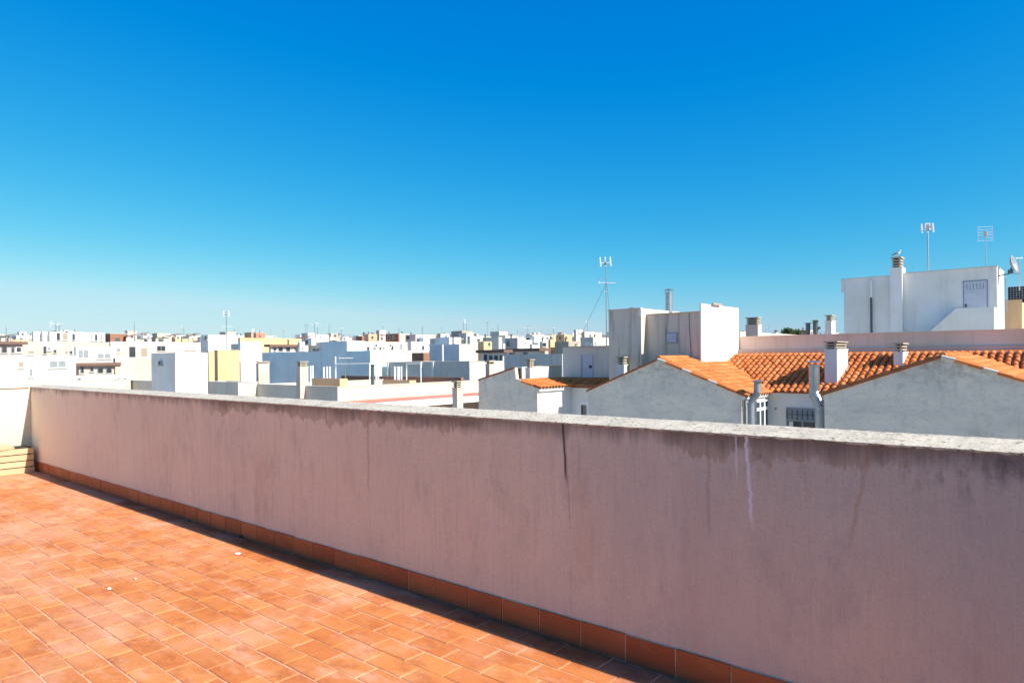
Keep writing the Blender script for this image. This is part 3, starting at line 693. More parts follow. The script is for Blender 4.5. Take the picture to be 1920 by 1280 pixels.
m = MB(); m.box(x0, x1, YB - .05, YB - .002, z0 - .6, z1, M['bluedoor']); d_ = m.build('door', wb)
m = MB()
for q in range(6): xx = x0 + .14 + (x1 - x0 - .28) * q / 5; m.box(xx - .02, xx + .02, YB - .058, YB - .051, z1 - .45, z1 - .12, M['greymetal'])
m.build('vent_slot', d_); m = MB(); m.box(x0 + .05, x0 + .12, YB - .1, YB - .051, z0 + .12, z0 + .28, M['dark']); m.build('handle', d_)
m = MB(); m.box(x0 - .05, x0 - .002, YB - .03, YB - .002, z0 - .6, z1 + .04, M['greymetal']); m.box(x0-.05, x1+.05, YB-.03, YB-.002, z1+.002, z1 + .05, M['greymetal']); m.box(x1 + .002, x1 + .05, YB - .03, YB - .002, z0 - .6, z1, M['greymetal']); m.build('door_frame', wb)
YS = YB - 1.4
xa_, xb_, xc_ = onY(1700, 626, YS).x, onY(1792, 577, YS).x, onY(1864, 577, YS).x; zl_ = onY(1820, 577, YS).z
m = MB(); m.prismY([(xa_, zdk), (xc_, zdk), (xc_, zl_), (xb_, zl_), (xa_, zdk + .15)], YS, YB - .1, M['white']); m.build('outside_stair', wb)
pp = onY(1633, 526, YB - .15); m = MB(); m.tube(pp, (pp.x, pp.y, pp.z - 1.0), .07, M['whitemetal'], 8); m.tube((pp.x, pp.y, pp.z - 1.0), (pp.x, pp.y, zdk), .065, M['darkmetal'], 8); m.build('down_pipe', wb)
# gull on its chimney
gp = Vector(((xs0 + xs1) / 2, YB + .1, zcap + .002))
gl = thing('seagull', 'white and grey seagull perched on the chimney of the white stair building', 'bird', None, gp)
def loft(rings, m, mat, n=10):
    vs = []; fs = []
    for (c, ry, rz, tilt) in rings:
        for k in range(n):
            a = 2 * math.pi * k / n; u = math.sin(a) * rz; vs.append((c[0] - u * math.sin(tilt), c[1] + math.cos(a) * ry, c[2] + u * math.cos(tilt)))
    for r_ in range(len(rings) - 1):
        for k in range(n): fs.append((r_*n+k, r_*n+(k+1) % n, (r_+1)*n+(k+1) % n, (r_+1)*n+k))
    fs += [tuple(reversed(range(n))), tuple(range((len(rings)-1)*n, len(rings)*n))]
    m.poly(vs, fs, mat)
m = MB(); loft([((-.27,0,.13),.012,.006,.3),((-.18,0,.155),.035,.025,.3),((-.08,0,.18),.07,.065,.3),((.02,0,.21),.082,.082,.35),((.09,0,.25),.062,.068,.7),((.125,0,.30),.036,.04,1.1),((.135,0,.345),.034,.036,1.2),((.155,0,.375),.036,.036,.9),((.185,0,.385),.026,.026,.3),((.205,0,.383),.010,.010,0)], m, M['gull_white'])
m.build('body', gl, smooth=True)
m = MB()
for s in (-1, 1): loft([((-.31,s*.02,.14),.006,.008,.3),((-.2,s*.045,.175),.014,.03,.3),((-.08,s*.068,.205),.02,.055,.35),((.03,s*.074,.225),.018,.05,.4),((.08,s*.06,.25),.006,.015,.5)], m, M['gull_grey'])
m.build('wing', gl, smooth=True)
m = MB(); m.tube((.2,0,.382),(.255,0,.37),.011,M['beak'],6,.003); m.build('beak', gl)
m = MB()
for s in (-1, 1): m.tube((-.0,s*.03,0),(.0,s*.03,.14),.006,M['beak'],5); m.box(-.01,.05,s*.03-.02,s*.03+.02,0,.006,M['beak'])
m.build('leg', gl)
# antennas, dish and neighbours at right
def mast_px(px, ytop, ybase, Y, heads, lb, r=.03, **kw):
    p = onY(px, ybase, Y); q = onY(px, ytop, Y); H = q.z - p.z
    return antenna((p.x, p.y, p.z - .3), H + .3, [(h[0] * H + .3, h[1], h[2], h[3]) for h in heads], lb, None, r, **kw)
mast_px(1740.5, 424, 506, YB + 1.2, [(.93, 'comb', .35, .9), (1.0, 'grid', .6, .35)], 'tall aerial mast with white comb head on the white stair building', .045)
mast_px(1848.5, 428, 500, YB + 1.4, [(.86, 'grid', .5, .85)], 'aerial mast with wire grid panel above the blue door', .02)
mast_px(1911.5, 483, 534, YB + 2, [(.98, 'bar', .5, .8)], 'short thin mast at the right edge above the dark lattice', .03)
mast_px(1137.5, 486, 655, 29.6, [(.96, 'comb', .5, .8), (.74, 'yagi', .9, .8), (.64, 'bar', .3, .4)], 'tall thin aerial mast left of the stained grey building', .028)
wi = MB(); a = onY(1137.5, 530, 29.6)
for dx, dy in ((-2.4, .6), (1.2, -1.4)): wi.tube(a, (a.x + dx, a.y + dy, zD + .05), .008, M['darkmetal'], 4)
wi.build('guy_wires', sd)
cb_ = MB(); pts = [onY(1292, 587, 27.86), onY(1293, 620, 27.86), onY(1296, 668, 27.86)]
for q in range(2): cb_.tube(pts[q], pts[q + 1], .014, M['darkmetal'], 4)
cb_.build('aerial_cable', sd)
dp_ = onY(1896, 497, YB + .9)
ds = thing('satellite_dish', 'white satellite dish on a bent arm at the right corner of the stair building', 'satellite dish', None, dp_)
m = MB(); n = 20; R0 = .50; rings = 4; vs = [(0, 0, 0)]
for q in range(1, rings + 1):
    rr = R0 * q / rings
    for k in range(n): a = 2*math.pi*k/n; vs.append((.18 * (rr / R0) ** 2, math.cos(a) * rr, math.sin(a) * rr))
fs = [(0, 1 + k, 1 + (k + 1) % n) for k in range(n)]
for q in range(rings - 1):
    for k in range(n): fs.append((1+q*n+k, 1+(q+1)*n+k, 1+(q+1)*n+(k+1) % n, 1+q*n+(k+1) % n))
m.poly(vs, fs, M['greymetal']); o = m.build('reflector', ds, smooth=True); o.rotation_euler = (0, -.26, -.16); 
md = o.modifiers.new('thick', 'SOLIDIFY'); md.thickness = .03
m = MB(); m.tube((0, 0, -.1), (-.05, .0, -.45), .04, M['darkmetal'], 6); m.tube((-.05, 0, -.45), (-.75, -.4, -.62), .03, M['darkmetal'], 6); m.tube((0, 0, -.45), (.45, -.2, -.55), .02, M['greymetal'], 6); m.box(-.15, .08, -.1, .1, -.45, -.25, M['darkmetal']); m.build('bracket', ds)
block('peach-ochre rooftop block cut off by the right edge, below the dark lattice', 'ochre', 1884, 1916, 1990, 561, 40.5, par_h=.0, cop=None)
p0 = onY(1890, 559, 50.5); p1_ = onY(1960, 534, 50.5)
lt = thing('lattice_screen', 'dark metal lattice screen on the ochre block at the right edge', 'screen')
m = MB(); m.box(p0.x, p1_.x, 50.6, 50.65, p0.z - .3, p1_.z, M['dark']); m.build('panel', lt)
m = MB()
for q in range(14): xx = p0.x + (p1_.x - p0.x) * q / 13; m.box(xx - .012, xx + .012, 50.55, 50.6, p0.z - .3, p1_.z, M['greymetal'])
for q in range(6): zz = p0.z + (p1_.z - p0.z) * q / 5; m.box(p0.x, p1_.x, 50.53, 50.549, zz - .012, zz + .012, M['greymetal'])
m.build('bars', lt)
mast_px(1887, 520, 575, 49.4, [(1.0, 'bar', 0, .1)], 'slim post below the satellite dish beside the stair building', .03, cat='post', name='post')
block('long cream parapet far behind the pink one, between the white tower and slim chimney', 'cream', 1330, 1387, 1580, 621.5, 62, par_h=.4)

# ------------------------------------------------------------------ mid-distance roofs on the left (measured one by one)
B = block
A1, dA, ivA = B('grey-sided roof terrace with a long sunlit cream parapet and brown inner walls', 'cream', 482, 633, 897, 726.5, 34.4, par_h=.62, cop='conc')
X0, X1, Y0, Y1, zt = dA
m = MB(); q = onY(897, 708, Y1 - 1.2); m.box(onY(640, 706, Y1 - 1.2).x, X1 - .3, Y1 - 1.2, Y1 - 1.0, zt - .7, q.z, M['brick']); o = m.build('inner_wall', A1); o.matrix_parent_inverse = ivA
m = MB(); zz = onX(640, 752, X1).z; m.box(X1 + .002, X1 + 2.9, Y0 + .01, Y1 + 1, zz - .12, zz, M['redfloor']); m.box(X1 + 2.9, X1 + 3.05, Y0 + .01, Y1 + 1, zz - .3, zz + .03, M['cleanwhite']); o = m.build('red_roof_ledge', A1); o.matrix_parent_inverse = ivA
m = MB(); m.box(X1 + .002, X1 + 1.7, Y0 + .02, Y1 + 1, -18, zz - .121, M['cream']); o = m.build('lower_wall', A1); o.matrix_parent_inverse = ivA
for px0, px1, pt, pb, D, lb in ((585, 637, 709, 725, 38, 'yellow-cream planter box right of the louvred chimney'), (717, 768, 712, 724, 42, 'yellow-cream planter box below the thin white pipes')):
    p = onD(px0, pt, D); q = onY(px1, pt, p.y); m = MB(); zb = zt - .63; m.box(p.x, q.x, p.y, p.y + .5, zb, p.z, M['ochre']); m.box(p.x + .06, q.x - .06, p.y + .06, p.y + .44, p.z - .02, p.z + .005, M['brick']); tag(m.build('planter'), lb, 'planter')
chim_px(555, 562.5, 578, 687, 677, onD(562, 687, 36).y, zt - .63, 'cream louvred chimney standing on the grey-sided terrace', 'pinkcream', 3)
chim_px(480, 484.5, 505, 681, 677, onD(484, 681, 41).y, zt - 1, 'broad cream chimney right of the white block and dish', 'pinkcream', 1)
chim_px(848, 857, 868, 727, 714, onD(857, 727, 33.5).y, -3, 'narrow chimney with holed cap rising in front of the red ledge', 'pinkcream', 3)
chim_px(910, 917.5, 929, 682, 675, onD(917, 682, 44).y, -2, 'mauve-shaded chimney beside the sloping gable top', 'pinkcream', 1)
gp_ = 'thin white vent pipes on the terrace roofs'
PL = {582: 'white vent pipe touching the right side of the louvred chimney', 586: 'outer white vent pipe just right of the louvred chimney', 607: 'left white pipe of the trio above the yellow-cream planter', 613: 'middle white pipe of the trio above the yellow-cream planter', 618: 'right white pipe of the trio above the yellow-cream planter', 740: 'left slim pipe beside the thick one before the grey wall', 746: 'thick white vent pipe in front of the grey wall', 752: 'right slim pipe beside the thick one before the grey wall', 705: 'short white pipe next to the dark vent pipe', 709: 'outer short white pipe right of the dark vent pipe'}
for px, yt, yb, D, r_, mt_ in ((582, 686, 712, 40, .05, 'whitemetal'), (586, 685, 712, 40.3, .05, 'whitemetal'), (607, 688, 710, 41, .05, 'whitemetal'), (613, 687, 710, 41, .05, 'whitemetal'), (618.5, 687, 710, 41, .05, 'whitemetal'), (740, 687, 713, 44, .06, 'whitemetal'), (746.5, 687, 713, 44, .11, 'whitemetal'), (752.5, 687, 713, 44, .05, 'whitemetal'), (705, 690, 712, 43, .06, 'whitemetal'), (709, 689, 712, 43, .05, 'whitemetal')):
    p = onD(px, yt, D); q = onD(px, yb, D); flue(None, [p, (p.x, p.y, min(q.z, zt - .6))], r_, None, mt_, 'vent_pipe', PL[int(px)], group=gp_)
p = onD(698.5, 684, 42); flue(None, [p, (p.x, p.y, zt - .62)], .11, 'disc', 'darkmetal', 'vent_pipe', 'dark vent pipe at the corner of the pale blue wall')
for pxs, yt_, yb_, D, lb in (((629, 693), 668, 707, 42, 'white pole frame with a crossbar in front of the pale blue wall'), ((762, 789), 682, 709, 43, 'white pole frame with crossbar before the grey wall')):
    t = thing('pole_frame', lb, 'pole'); a = onD(pxs[0], yt_, D); m = MB(); m.tube(a, (a.x, a.y, zt - .62), .04, M['whitemetal'], 6); m.build('post', t)
    b1 = onY(pxs[0], 682, a.y); b2 = onY(pxs[1], 681, a.y); m = MB(); m.tube(b1, b2, .028, M['whitemetal'], 6); m.build('crossbar', t); m = MB(); m.tube(b2, (b2.x, b2.y, zt - .62), .035, M['whitemetal'], 6); m.build('post', t)
def ant_px(px, yt_, yb_, D, heads, lb, r=.03, **kw):
    p = onD(px, yb_, D); q = onD(px, yt_, D); H = q.z - p.z; return antenna((p.x, p.y, p.z - .4), H + .4, [(h[0] * H + .4, h[1], h[2], h[3]) for h in heads], lb, None, r, **kw)
ant_px(648, 668, 708, 44, [(.92, 'yagi', .9, .8)], 'small aerial in front of the pale blue wall', .03)
ant_px(425, 583, 660, 62, [(.92, 'comb', .4, .9), (.62, 'yagi', 1.2, .7)], 'tall aerial above the white block and yellow stair block', .035)
B('low grey wall with a bright end left of the long grey-sided terrace', 'cream', 391, 446.5, 483, 718, 38.6, par_h=.6, cop='conc')
B('low grey parapet at the foot of the windowed stair tower', 'cream', 243, 335, 338, 717, 43.5, par_h=.5, cop='conc')
B('square stair tower, one side grey, the other glaring white, with one tiny window', 'white', 283.5, 328.5, 389, 661, 42, par_h=.0, cop='conc', wins=[('y', 301.5, 677, 685, 6, 'dark')])
B('slim ochre wall strip right of the white stair tower', 'ochre', 386, 391, 402, 658, 46.5, par_h=0)
B('sunlit yellow-ochre stair block with a white dish beside it', 'ochre', 401, 408, 449, 656, 50, par_h=0)
B('tall glaring white block right of the yellow stair block', 'cleanwhite', 446, 451, 491, 641, 57, par_h=0)
p = onD(449, 668, 52); d2 = thing('satellite_dish', 'round white dish on the yellow stair block', 'satellite dish', None, p)
m = MB(); n = 14
vs = [(0, 0, 0)] + [(.08, math.cos(2*math.pi*k/n) * .42, math.sin(2*math.pi*k/n) * .42) for k in range(n)] + [(-.02, 0, 0)] + [(.06, math.cos(2*math.pi*k/n) * .42, math.sin(2*math.pi*k/n) * .42) for k in range(n)]
m.poly(vs, [(0, 1+k, 1+(k+1) % n) for k in range(n)] + [(n+1, n+2+(k+1) % n, n+2+k) for k in range(n)] + [(1+k, n+2+k, n+2+(k+1) % n, 1+(k+1) % n) for k in range(n)], M['whitemetal']); m.build('reflector', d2); m = MB(); m.tube((-.02, 0, 0), (-.5, .0, -.15), .03, M['greymetal'], 5); m.build('bracket', d2)
B('long white roof block with a small dark window on its shaded end', 'cleanwhite', 376, 390, 446, 627.5, 76, par_h=0, wins=[('y', 387, 630, 637, 5, 'dark')])
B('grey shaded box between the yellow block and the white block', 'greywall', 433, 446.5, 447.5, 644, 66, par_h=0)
dBl = onY(650, 639, 36)
B('pale blue party wall, the low left stretch', 'blue', 488, 601.5, 640, 658.5, 36 / ray(601.5, 658).y, par_h=.4)
B('pale blue party wall, the tallest middle part with white flank', 'blue', 602, 650.5, 686, 639, 36 / ray(650.5, 639).y, par_h=0)
B('pale blue wall stretch with a long blinding white side', 'blue', 651, 694, 728, 657, 36 / ray(694, 657).y, par_h=0)
B('long white roof wall stepping down behind the thin white pipes', 'cleanwhite', 690, 695.5, 772, 657, 58.5, par_h=0)
B('long grey wall with white posts and a sunlit cream side', 'greywall', 727, 880, 967, 678.5, 52, par_h=.3, cop='conc')
X0, X1, Y0, Y1, z_ = blk_dims(727, 880, 967, 678.5, 52)
for k, px in enumerate((728, 790, 812)):
    p = onY(px, 678, Y0 - .03); m = MB(); m.box(p.x - .1, p.x + .1, Y0 - .12, Y0 - .002, p.z - 4, p.z, M['cleanwhite']); tag(m.build('wall_post'), ['white post at the left end of the long grey wall', 'white post in the middle of the long grey wall', 'slim white post right of the middle one on the grey wall'][k], 'post')
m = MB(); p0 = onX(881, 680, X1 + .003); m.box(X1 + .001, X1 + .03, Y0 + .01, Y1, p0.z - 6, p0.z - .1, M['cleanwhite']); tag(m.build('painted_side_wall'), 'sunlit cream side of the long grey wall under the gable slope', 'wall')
B('lavender-grey block with a white pipe and a bright white end', 'lavender', 805, 861, 890, 645, 66, par_h=0)
p = onD(830, 646, 65); m = MB(); m.tube(p, (p.x, p.y, p.z - 6), .08, M['whitemetal'], 6); tag(m.build('drain_pipe'), 'white pipe down the lavender-grey block', 'pipe')
B('bluish-grey box on top, just behind the lavender block', 'blue', 816, 841, 857, 632, 92, par_h=0)
B('grey wall in front of the beige blocks, left of the door block', 'greywall', 945, 1054, 1056, 663, 46, par_h=.3)
ga, dg_, ivg = B('glazed white gallery under a dark brown roof', 'white', 903, 944, 950, 661, 63, par_h=0, tile='brownroof', wins=[('y', 911, 664, 677, 9, 'open'), ('y', 921, 664, 677, 9, 'open'), ('y', 931, 664, 677, 9, 'open'), ('y', 940, 664, 677, 7, 'open')])
B('dark brown tiled roof terrace right of the glazed gallery', 'white', 946, 1010, 1022, 658, 66, par_h=0, tile='brownroof', wins=[('y', 960, 660, 666, 10, 'dark'), ('y', 985, 660, 666, 9, 'dark')])

# far left
B('nearest white building at the far left with a beige blind', 'cleanwhite', -140, -60, 142, 668, 49, par_h=.55, wins=[('x', 39, 677, 690, 13, 'shut'), ('x', 108, 676, 690, 32, 'grey'), ('x', 58, 690, 707, 6, 'grey')])
B('low cream roof parapet right beyond the end of the terrace', 'cream', -90, -70, 245, 722, 41, par_h=.5, cop='conc')
B('white balcony front carrying air conditioners below the brown awning', 'cleanwhite', 140, 144, 244, 704, 56, par_h=.9)
B('building under a dark brown awning roof with shaded openings', 'pinkcream', 141, 148, 215, 686, 60, par_h=0, tile='brownroof', wins=[('x', 154, 688, 700, 7, 'dark'), ('x', 172, 689, 697, 8, 'dark'), ('x', 188, 689, 700, 11, 'dark'), ('x', 204, 689, 700, 12, 'dark')])
B('plain pinkish-cream block just left of the stair tower', 'pinkcream', 212, 216, 290, 671, 62, par_h=.3)
B('white block with two wide grey shutters above the brown awning', 'cleanwhite', 139, 142, 216, 650, 67, par_h=.3, wins=[('x', 156, 655, 672, 22, 'grey'), ('x', 195, 662, 673, 26, 'grey')])
B('long pale pink terrace block with small beige-shuttered windows', 'pinkcream', 38, 42, 205, 640, 74, par_h=.3, wins=[('x', 58, 656, 665, 15, 'shut'), ('x', 84, 648, 664, 4, 'dark'), ('x', 92, 650, 658, 8, 'grey'), ('x', 103, 656, 662, 6, 'dark'), ('x', 124, 656, 665, 9, 'shut'), ('x', 133, 657, 664, 4, 'dark')])
rs, dr_, ivr = B('white rooftop frame structure with dark openings on the skyline at left', 'white', 98, 101, 197, 622, 80, par_h=0, wins=[('x', 109, 624, 638, 7, 'dark'), ('x', 122, 624, 638, 10, 'shut'), ('x', 138, 626, 638, 6, 'dark'), ('x', 172, 626, 639, 5, 'grey'), ('x', 180, 626, 639, 4, 'dark'), ('x', 190, 626, 639, 4, 'shut')])
for k, (px, lb) in enumerate(((67, 'leftmost pale post of the rooftop frames'), (84, 'middle pale post of the rooftop frames'), (97, 'post touching the white rooftop frame structure'))):
    q = onD(px, 622, 80); m = MB(); m.box(q.x - .3, q.x + .3, q.y - .3, q.y + .4, q.z - 2.5, q.z, M['white']); tag(m.build('roof_post'), lb, 'post')
B('brown-roofed terrace at the very left edge', 'mauve', -60, -50, 42, 645, 68, par_h=0, tile='brownroof', wins=[('x', 8, 650, 662, 12, 'dark'), ('x', 24, 651, 662, 7, 'dark'), ('x', 35, 651, 661, 10, 'open')])
B('pale cream row with dark doorways left of the stair tower', 'cream', 203, 207, 376, 640, 86, par_h=.3, wins=[('x', 248, 650, 670, 12, 'dark'), ('x', 270, 652, 670, 13, 'shut'), ('x', 222, 652, 661, 10, 'grey'), ('x', 302, 648, 658, 16, 'dark'), ('x', 356, 655, 661, 24, 'shut')])
m_ = [(147, 707), (216, 708), (233, 707)]
for k, (px, py) in enumerate(m_):
    q = onD(px, py, 54); t = thing('air_conditioner', ['air conditioner alone at the left on the white balcony front', 'air conditioner, left one of the close pair', 'air conditioner, right one of the close pair'][k], 'air conditioner', None, q)
    m = MB(); m.box(-.15, .15, -.4, .4, -.55, 0, M['whitemetal']); m.build('casing', t); m = MB(); m.tube((.151, 0, -.28), (.17, 0, -.28), .19, M['darkmetal'], 14); m.build('fan_grille', t)
# skyline blocks in the middle
L = [
 ('low ochre row along the skyline right of the white block', 'ochre', 446, 450, 562, 633, 112, []),
 
 ('white building with brown tiled roof and a row of windows above the blue wall', 'cleanwhite', 504, 508, 561, 650, 82, [('x', 515, 652, 658, 6, 'dark'), ('x', 526, 652, 659, 9, 'dark'), ('x', 540, 651, 659, 8, 'dark'), ('x', 553, 652, 659, 5, 'grey')]),
 ('small white roof box above the left part of the blue wall', 'white', 558, 562, 578, 641, 84, [('x', 567, 650, 657, 5, 'grey')]),
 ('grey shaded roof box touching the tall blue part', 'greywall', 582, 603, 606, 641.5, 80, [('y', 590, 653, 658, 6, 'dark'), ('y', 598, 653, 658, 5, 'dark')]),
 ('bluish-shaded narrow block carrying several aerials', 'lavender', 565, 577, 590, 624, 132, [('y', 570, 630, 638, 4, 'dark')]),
 ('bright white skyline block right under the cluster of aerials', 'white', 588, 592, 617, 627, 136, [('x', 600, 631, 637, 6, 'open')]),
 ('peach block at the left of the tall skyline cluster', 'peach', 683, 691, 707, 626, 130, [('x', 698, 630, 635, 4, 'dark')]),
 ('tallest peach tower of the skyline cluster', 'pinkcream', 706, 711, 724, 619, 134, [('x', 716, 624, 630, 3, 'dark'), ('x', 716, 632, 637, 3, 'dark')]),
 ('brown brick block in the middle of the skyline cluster', 'brick', 723, 747, 749, 625, 130, [('y', 729, 629, 637, 4, 'open'), ('y', 738, 629, 635, 4, 'open')]),
 ('pink-white block right of the brown brick one', 'pinkcream', 745, 748, 769, 625, 132, []),
 ('mauve block at the right end of the skyline cluster', 'mauve', 760, 779, 800, 627, 122, [('y', 765, 630, 636, 5, 'dark'), ('x', 788, 630, 636, 5, 'grey')]),
 ('cream row with a line of dark doorways over the white wall', 'cream', 676, 681, 764, 640, 92, [('x', 690, 650, 657, 4, 'dark'), ('x', 701, 651, 657, 9, 'grey'), ('x', 713, 650, 656, 3, 'dark'), ('x', 719, 649, 656, 5, 'grey'), ('x', 735, 648, 656, 4, 'dark'), ('x', 752, 644, 656, 6, 'grey')]),
 ('white block with plants on its roof left of the lavender block', 'white', 765, 771, 804, 640, 95, [('x', 781, 650, 656, 4, 'grey'), ('x', 793, 648, 656, 4, 'dark')]),
 ('brown-shaded terrace squeezed left of the lavender block', 'brick', 771, 794, 806, 661, 74, []),
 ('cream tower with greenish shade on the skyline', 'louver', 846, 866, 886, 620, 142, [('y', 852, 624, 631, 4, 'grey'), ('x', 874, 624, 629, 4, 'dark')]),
 ('small beige skyline block left of the greenish tower', 'cream', 820, 826, 842, 625, 150, []),
 ('low white box right behind the lavender block', 'white', 838, 842, 857, 632.5, 90, []),
 ('long pale terrace right of the white box', 'cream', 876, 881, 921, 630, 104, [('x', 897, 635, 640, 5, 'dark'), ('x', 908, 635, 640, 4, 'grey')]),
 ('small orange-painted roof room', 'ochre', 896, 907, 922, 640, 86, [('x', 917, 642, 648, 4, 'dark')]),
 ('beige block behind the orange roof room', 'cream', 905, 935, 941, 632, 94, []),
 ('grey box with bright flank rising on the skyline', 'greywall', 919, 936, 952, 621, 150, []),
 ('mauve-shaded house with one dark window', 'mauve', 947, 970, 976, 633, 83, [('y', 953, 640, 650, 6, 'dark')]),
 ('white stepped terrace in the middle of the far roofs', 'white', 970, 976, 1013, 637, 86, [('x', 985, 640, 646, 5, 'grey'), ('x', 995, 645, 655, 4, 'dark')]),
 ('cream stair box with an open frame', 'cream', 1012, 1016, 1028, 640, 84, [('x', 1020, 643, 650, 7, 'dark')]),
 ('narrow ochre house beside the stone-grey one', 'ochre', 1028, 1032, 1042, 636, 82, []),
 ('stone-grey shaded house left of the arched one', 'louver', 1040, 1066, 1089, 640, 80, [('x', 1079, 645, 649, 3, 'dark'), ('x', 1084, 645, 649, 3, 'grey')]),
 ('grey house pierced by a bright round arch', 'greywall', 1088, 1112, 1145, 632, 84, [('x', 1116, 640, 649, 4, 'grey')]),
 ('tall cream corner house on the skyline left of the tall aerial', 'cream', 1076, 1080, 1093, 618, 150, []),
 ('broad cream house with dark chimneys left of the tall aerial', 'pinkcream', 1090, 1096, 1128, 622, 140, [('x', 1108, 627, 631, 6, 'dark')]),
]
for (lb, mat_, xl, xc, xr, yt_, D, ws) in L:
    B(lb, mat_, xl, xc, xr, yt_, D, par_h=0 if 'roof' in lb else .3, wins=ws, tile='brownroof' if 'brown tiled roof' in lb else None)
B('small brick-red roof hut on the skyline', 'redfloor', 475, 480, 497, 624, 118, par_h=0, zb=onD(480, 634, 118).z)
p = onY(1103, 650, onD(1112, 632, 84).y); m = MB(); n = 12; ar = [(p.x + math.cos(math.pi*k/n) * .55, p.z + .1 + math.sin(math.pi*k/n) * .55) for k in range(n + 1)] + [(p.x - .55, p.z - .5), (p.x + .55, p.z - .5)]
m.prismY(ar, p.y - .05, p.y - .002, M['cleanwhite']); tag(m.build('arch_panel'), 'round white arch set in the grey house wall', 'arch')

# ------------------------------------------------------------------ the far city, generated row by row
pal = ['cream', 'white', 'pinkcream', 'cleanwhite', 'cream', 'greywall', 'ochre', 'peach', 'white', 'mauve', 'cream', 'white', 'pinkcream', 'brick']
wordc = {'brick': 'brown', 'cream': 'cream', 'white': 'off-white', 'pinkcream': 'pinkish-cream', 'cleanwhite': 'bright white', 'greywall': 'grey', 'ochre': 'ochre', 'peach': 'peach', 'mauve': 'mauve', 'lavender': 'lavender-grey'}
marks = [(30, 'the brown-roofed left-edge terrace'), (140, 'the white rooftop frames'), (230, 'the pale cream row'), (305, 'the windowed stair tower'), (425, 'the tall left aerial'), (520, 'the ochre row'), (625, 'the tall blue wall'), (715, 'the skyline cluster'), (835, 'the lavender block'), (920, 'the glazed gallery'), (1000, 'the white stepped terrace'), (1085, 'the door block'), (1137, 'the tall thin mast'), (1250, 'the stained building'), (1440, 'the squat chimney'), (1520, 'the two dark vents'), (1600, 'the slim white chimney')]
far_specs = []
rr = random.Random(21)
def far_row(x0, x1, D, ylo, yhi, wmin, wmax, pdrop=.0):
    px = x0
    while px < x1:
        wm = rr.uniform(wmin, wmax); sw = wm * 1280 / D
        if rr.random() > pdrop:
            Dj = D * rr.uniform(.94, 1.08); xc = px + sw * rr.uniform(.15, .5)
            far_specs.append((px, xc, px + sw, rr.uniform(ylo, yhi), Dj))
        px += sw * rr.uniform(.95, 1.15)
far_row(-120, 1130, 118, 640, 648, 6, 11)
far_row(-120, 1130, 160, 633, 641, 5, 11, .1)
far_row(-120, 1150, 215, 628, 638, 5, 11, .1)
far_row(-140, 1160, 300, 627, 636, 7, 14, .1)
far_row(-140, 1180, 430, 626, 634, 8, 20, .05)
far_row(1385, 1600, 190, 621, 627, 6, 12, .1); far_row(1385, 1640, 300, 617, 625, 6, 12, .2)
far_row(-200, 2100, 650, 634, 640, 20, 40, 0)
cnt = {}
SH = {}
def clut(kind):
    if kind in SH: return SH[kind]
    m = MB()
    if kind == 'chimney': m.box(-.35, .35, -.35, .35, -.5, 1.3, M['pinkcream']); m.box(-.3, .3, -.3, .3, 1.3, 1.65, M['darkmetal']); m.box(-.4, .4, -.4, .4, 1.65, 1.8, M['louver'])
    if kind == 'tank': m.tube((0, 0, -.3), (0, 0, 1.3), .6, M['whitemetal'], 12); m.tube((0, 0, 1.3), (0, 0, 1.5), .6, M['whitemetal'], 12, .2)
    if kind == 'awning': m.poly([(-1.6,-1.2,1.6),(1.6,-1.2,1.6),(1.6,1.2,2.1),(-1.6,1.2,2.1),(-1.6,-1.2,1.66),(1.6,-1.2,1.66),(1.6,1.2,2.16),(-1.6,1.2,2.16)], [(0,3,2,1),(4,5,6,7),(0,1,5,4),(1,2,6,5),(2,3,7,6),(3,0,4,7)], M['brownroof']); [m.box(x-.05, x+.05, y-.05, y+.05, -.5, 1.7, M['greymetal']) for x in (-1.5, 1.5) for y in (-1.1, 1.1)]
    if kind == 'aerial':
        m.tube((0, 0, -.4), (0, 0, 3.2), .035, M['greymetal'], 5); m.tube((-.4, 0, 3.0), (.5, 0, 3.0), .03, M['greymetal'], 4)
        for q in range(6): m.tube((-.35 + .15 * q, -.2, 3.0), (-.35 + .15 * q, .2, 3.0), .02, M['greymetal'], 4)
    if kind == 'railing':
        for q in range(7): m.box(-2.1 + q * .7 - .02, -2.1 + q * .7 + .02, -.02, .02, 0, 1.4, M['greymetal'])
        for zz in (1.36, 1.0, .6): m.box(-2.1, 2.1, -.018, .018, zz, zz + .035, M['greymetal'])
    if kind == 'roof_hut': m.box(-1.2, 1.2, -1.5, 1.5, -.5, 1.5, M['cream']); m.box(-1.35, 1.35, -1.65, 1.65, 1.501, 1.62, M['brownroof']); m.box(1.201, 1.23, -.9, .1, -.4, 1.3, M['darkmetal'])
    if kind == 'low_parapet': m.box(-1.0, 1.0, -.9, .9, -.5, .75, M['white']); m.box(-.9, -.1, -.95, -.901, -.3, .4, M['darkmetal'])
    if kind == 'cooling_unit': m.box(-.4, .4, -.3, .3, -.5, .35, M['whitemetal']); m.tube((.401, 0, -.05), (.42, 0, -.05), .24, M['darkmetal'], 12)
    if kind == 'vent_stack': m.tube((0, 0, -.5), (0, 0, 1.2), .14, M['darkmetal'], 8); m.tube((0, 0, 1.2), (0, 0, 1.26), .28, M['darkmetal'], 8)
    SH[kind] = m.mesh(kind); return SH[kind]
KINDS = ['chimney', 'chimney', 'tank', 'awning', 'aerial', 'low_parapet', 'railing', 'low_parapet', 'roof_hut', 'cooling_unit', 'vent_stack', 'vent_stack']
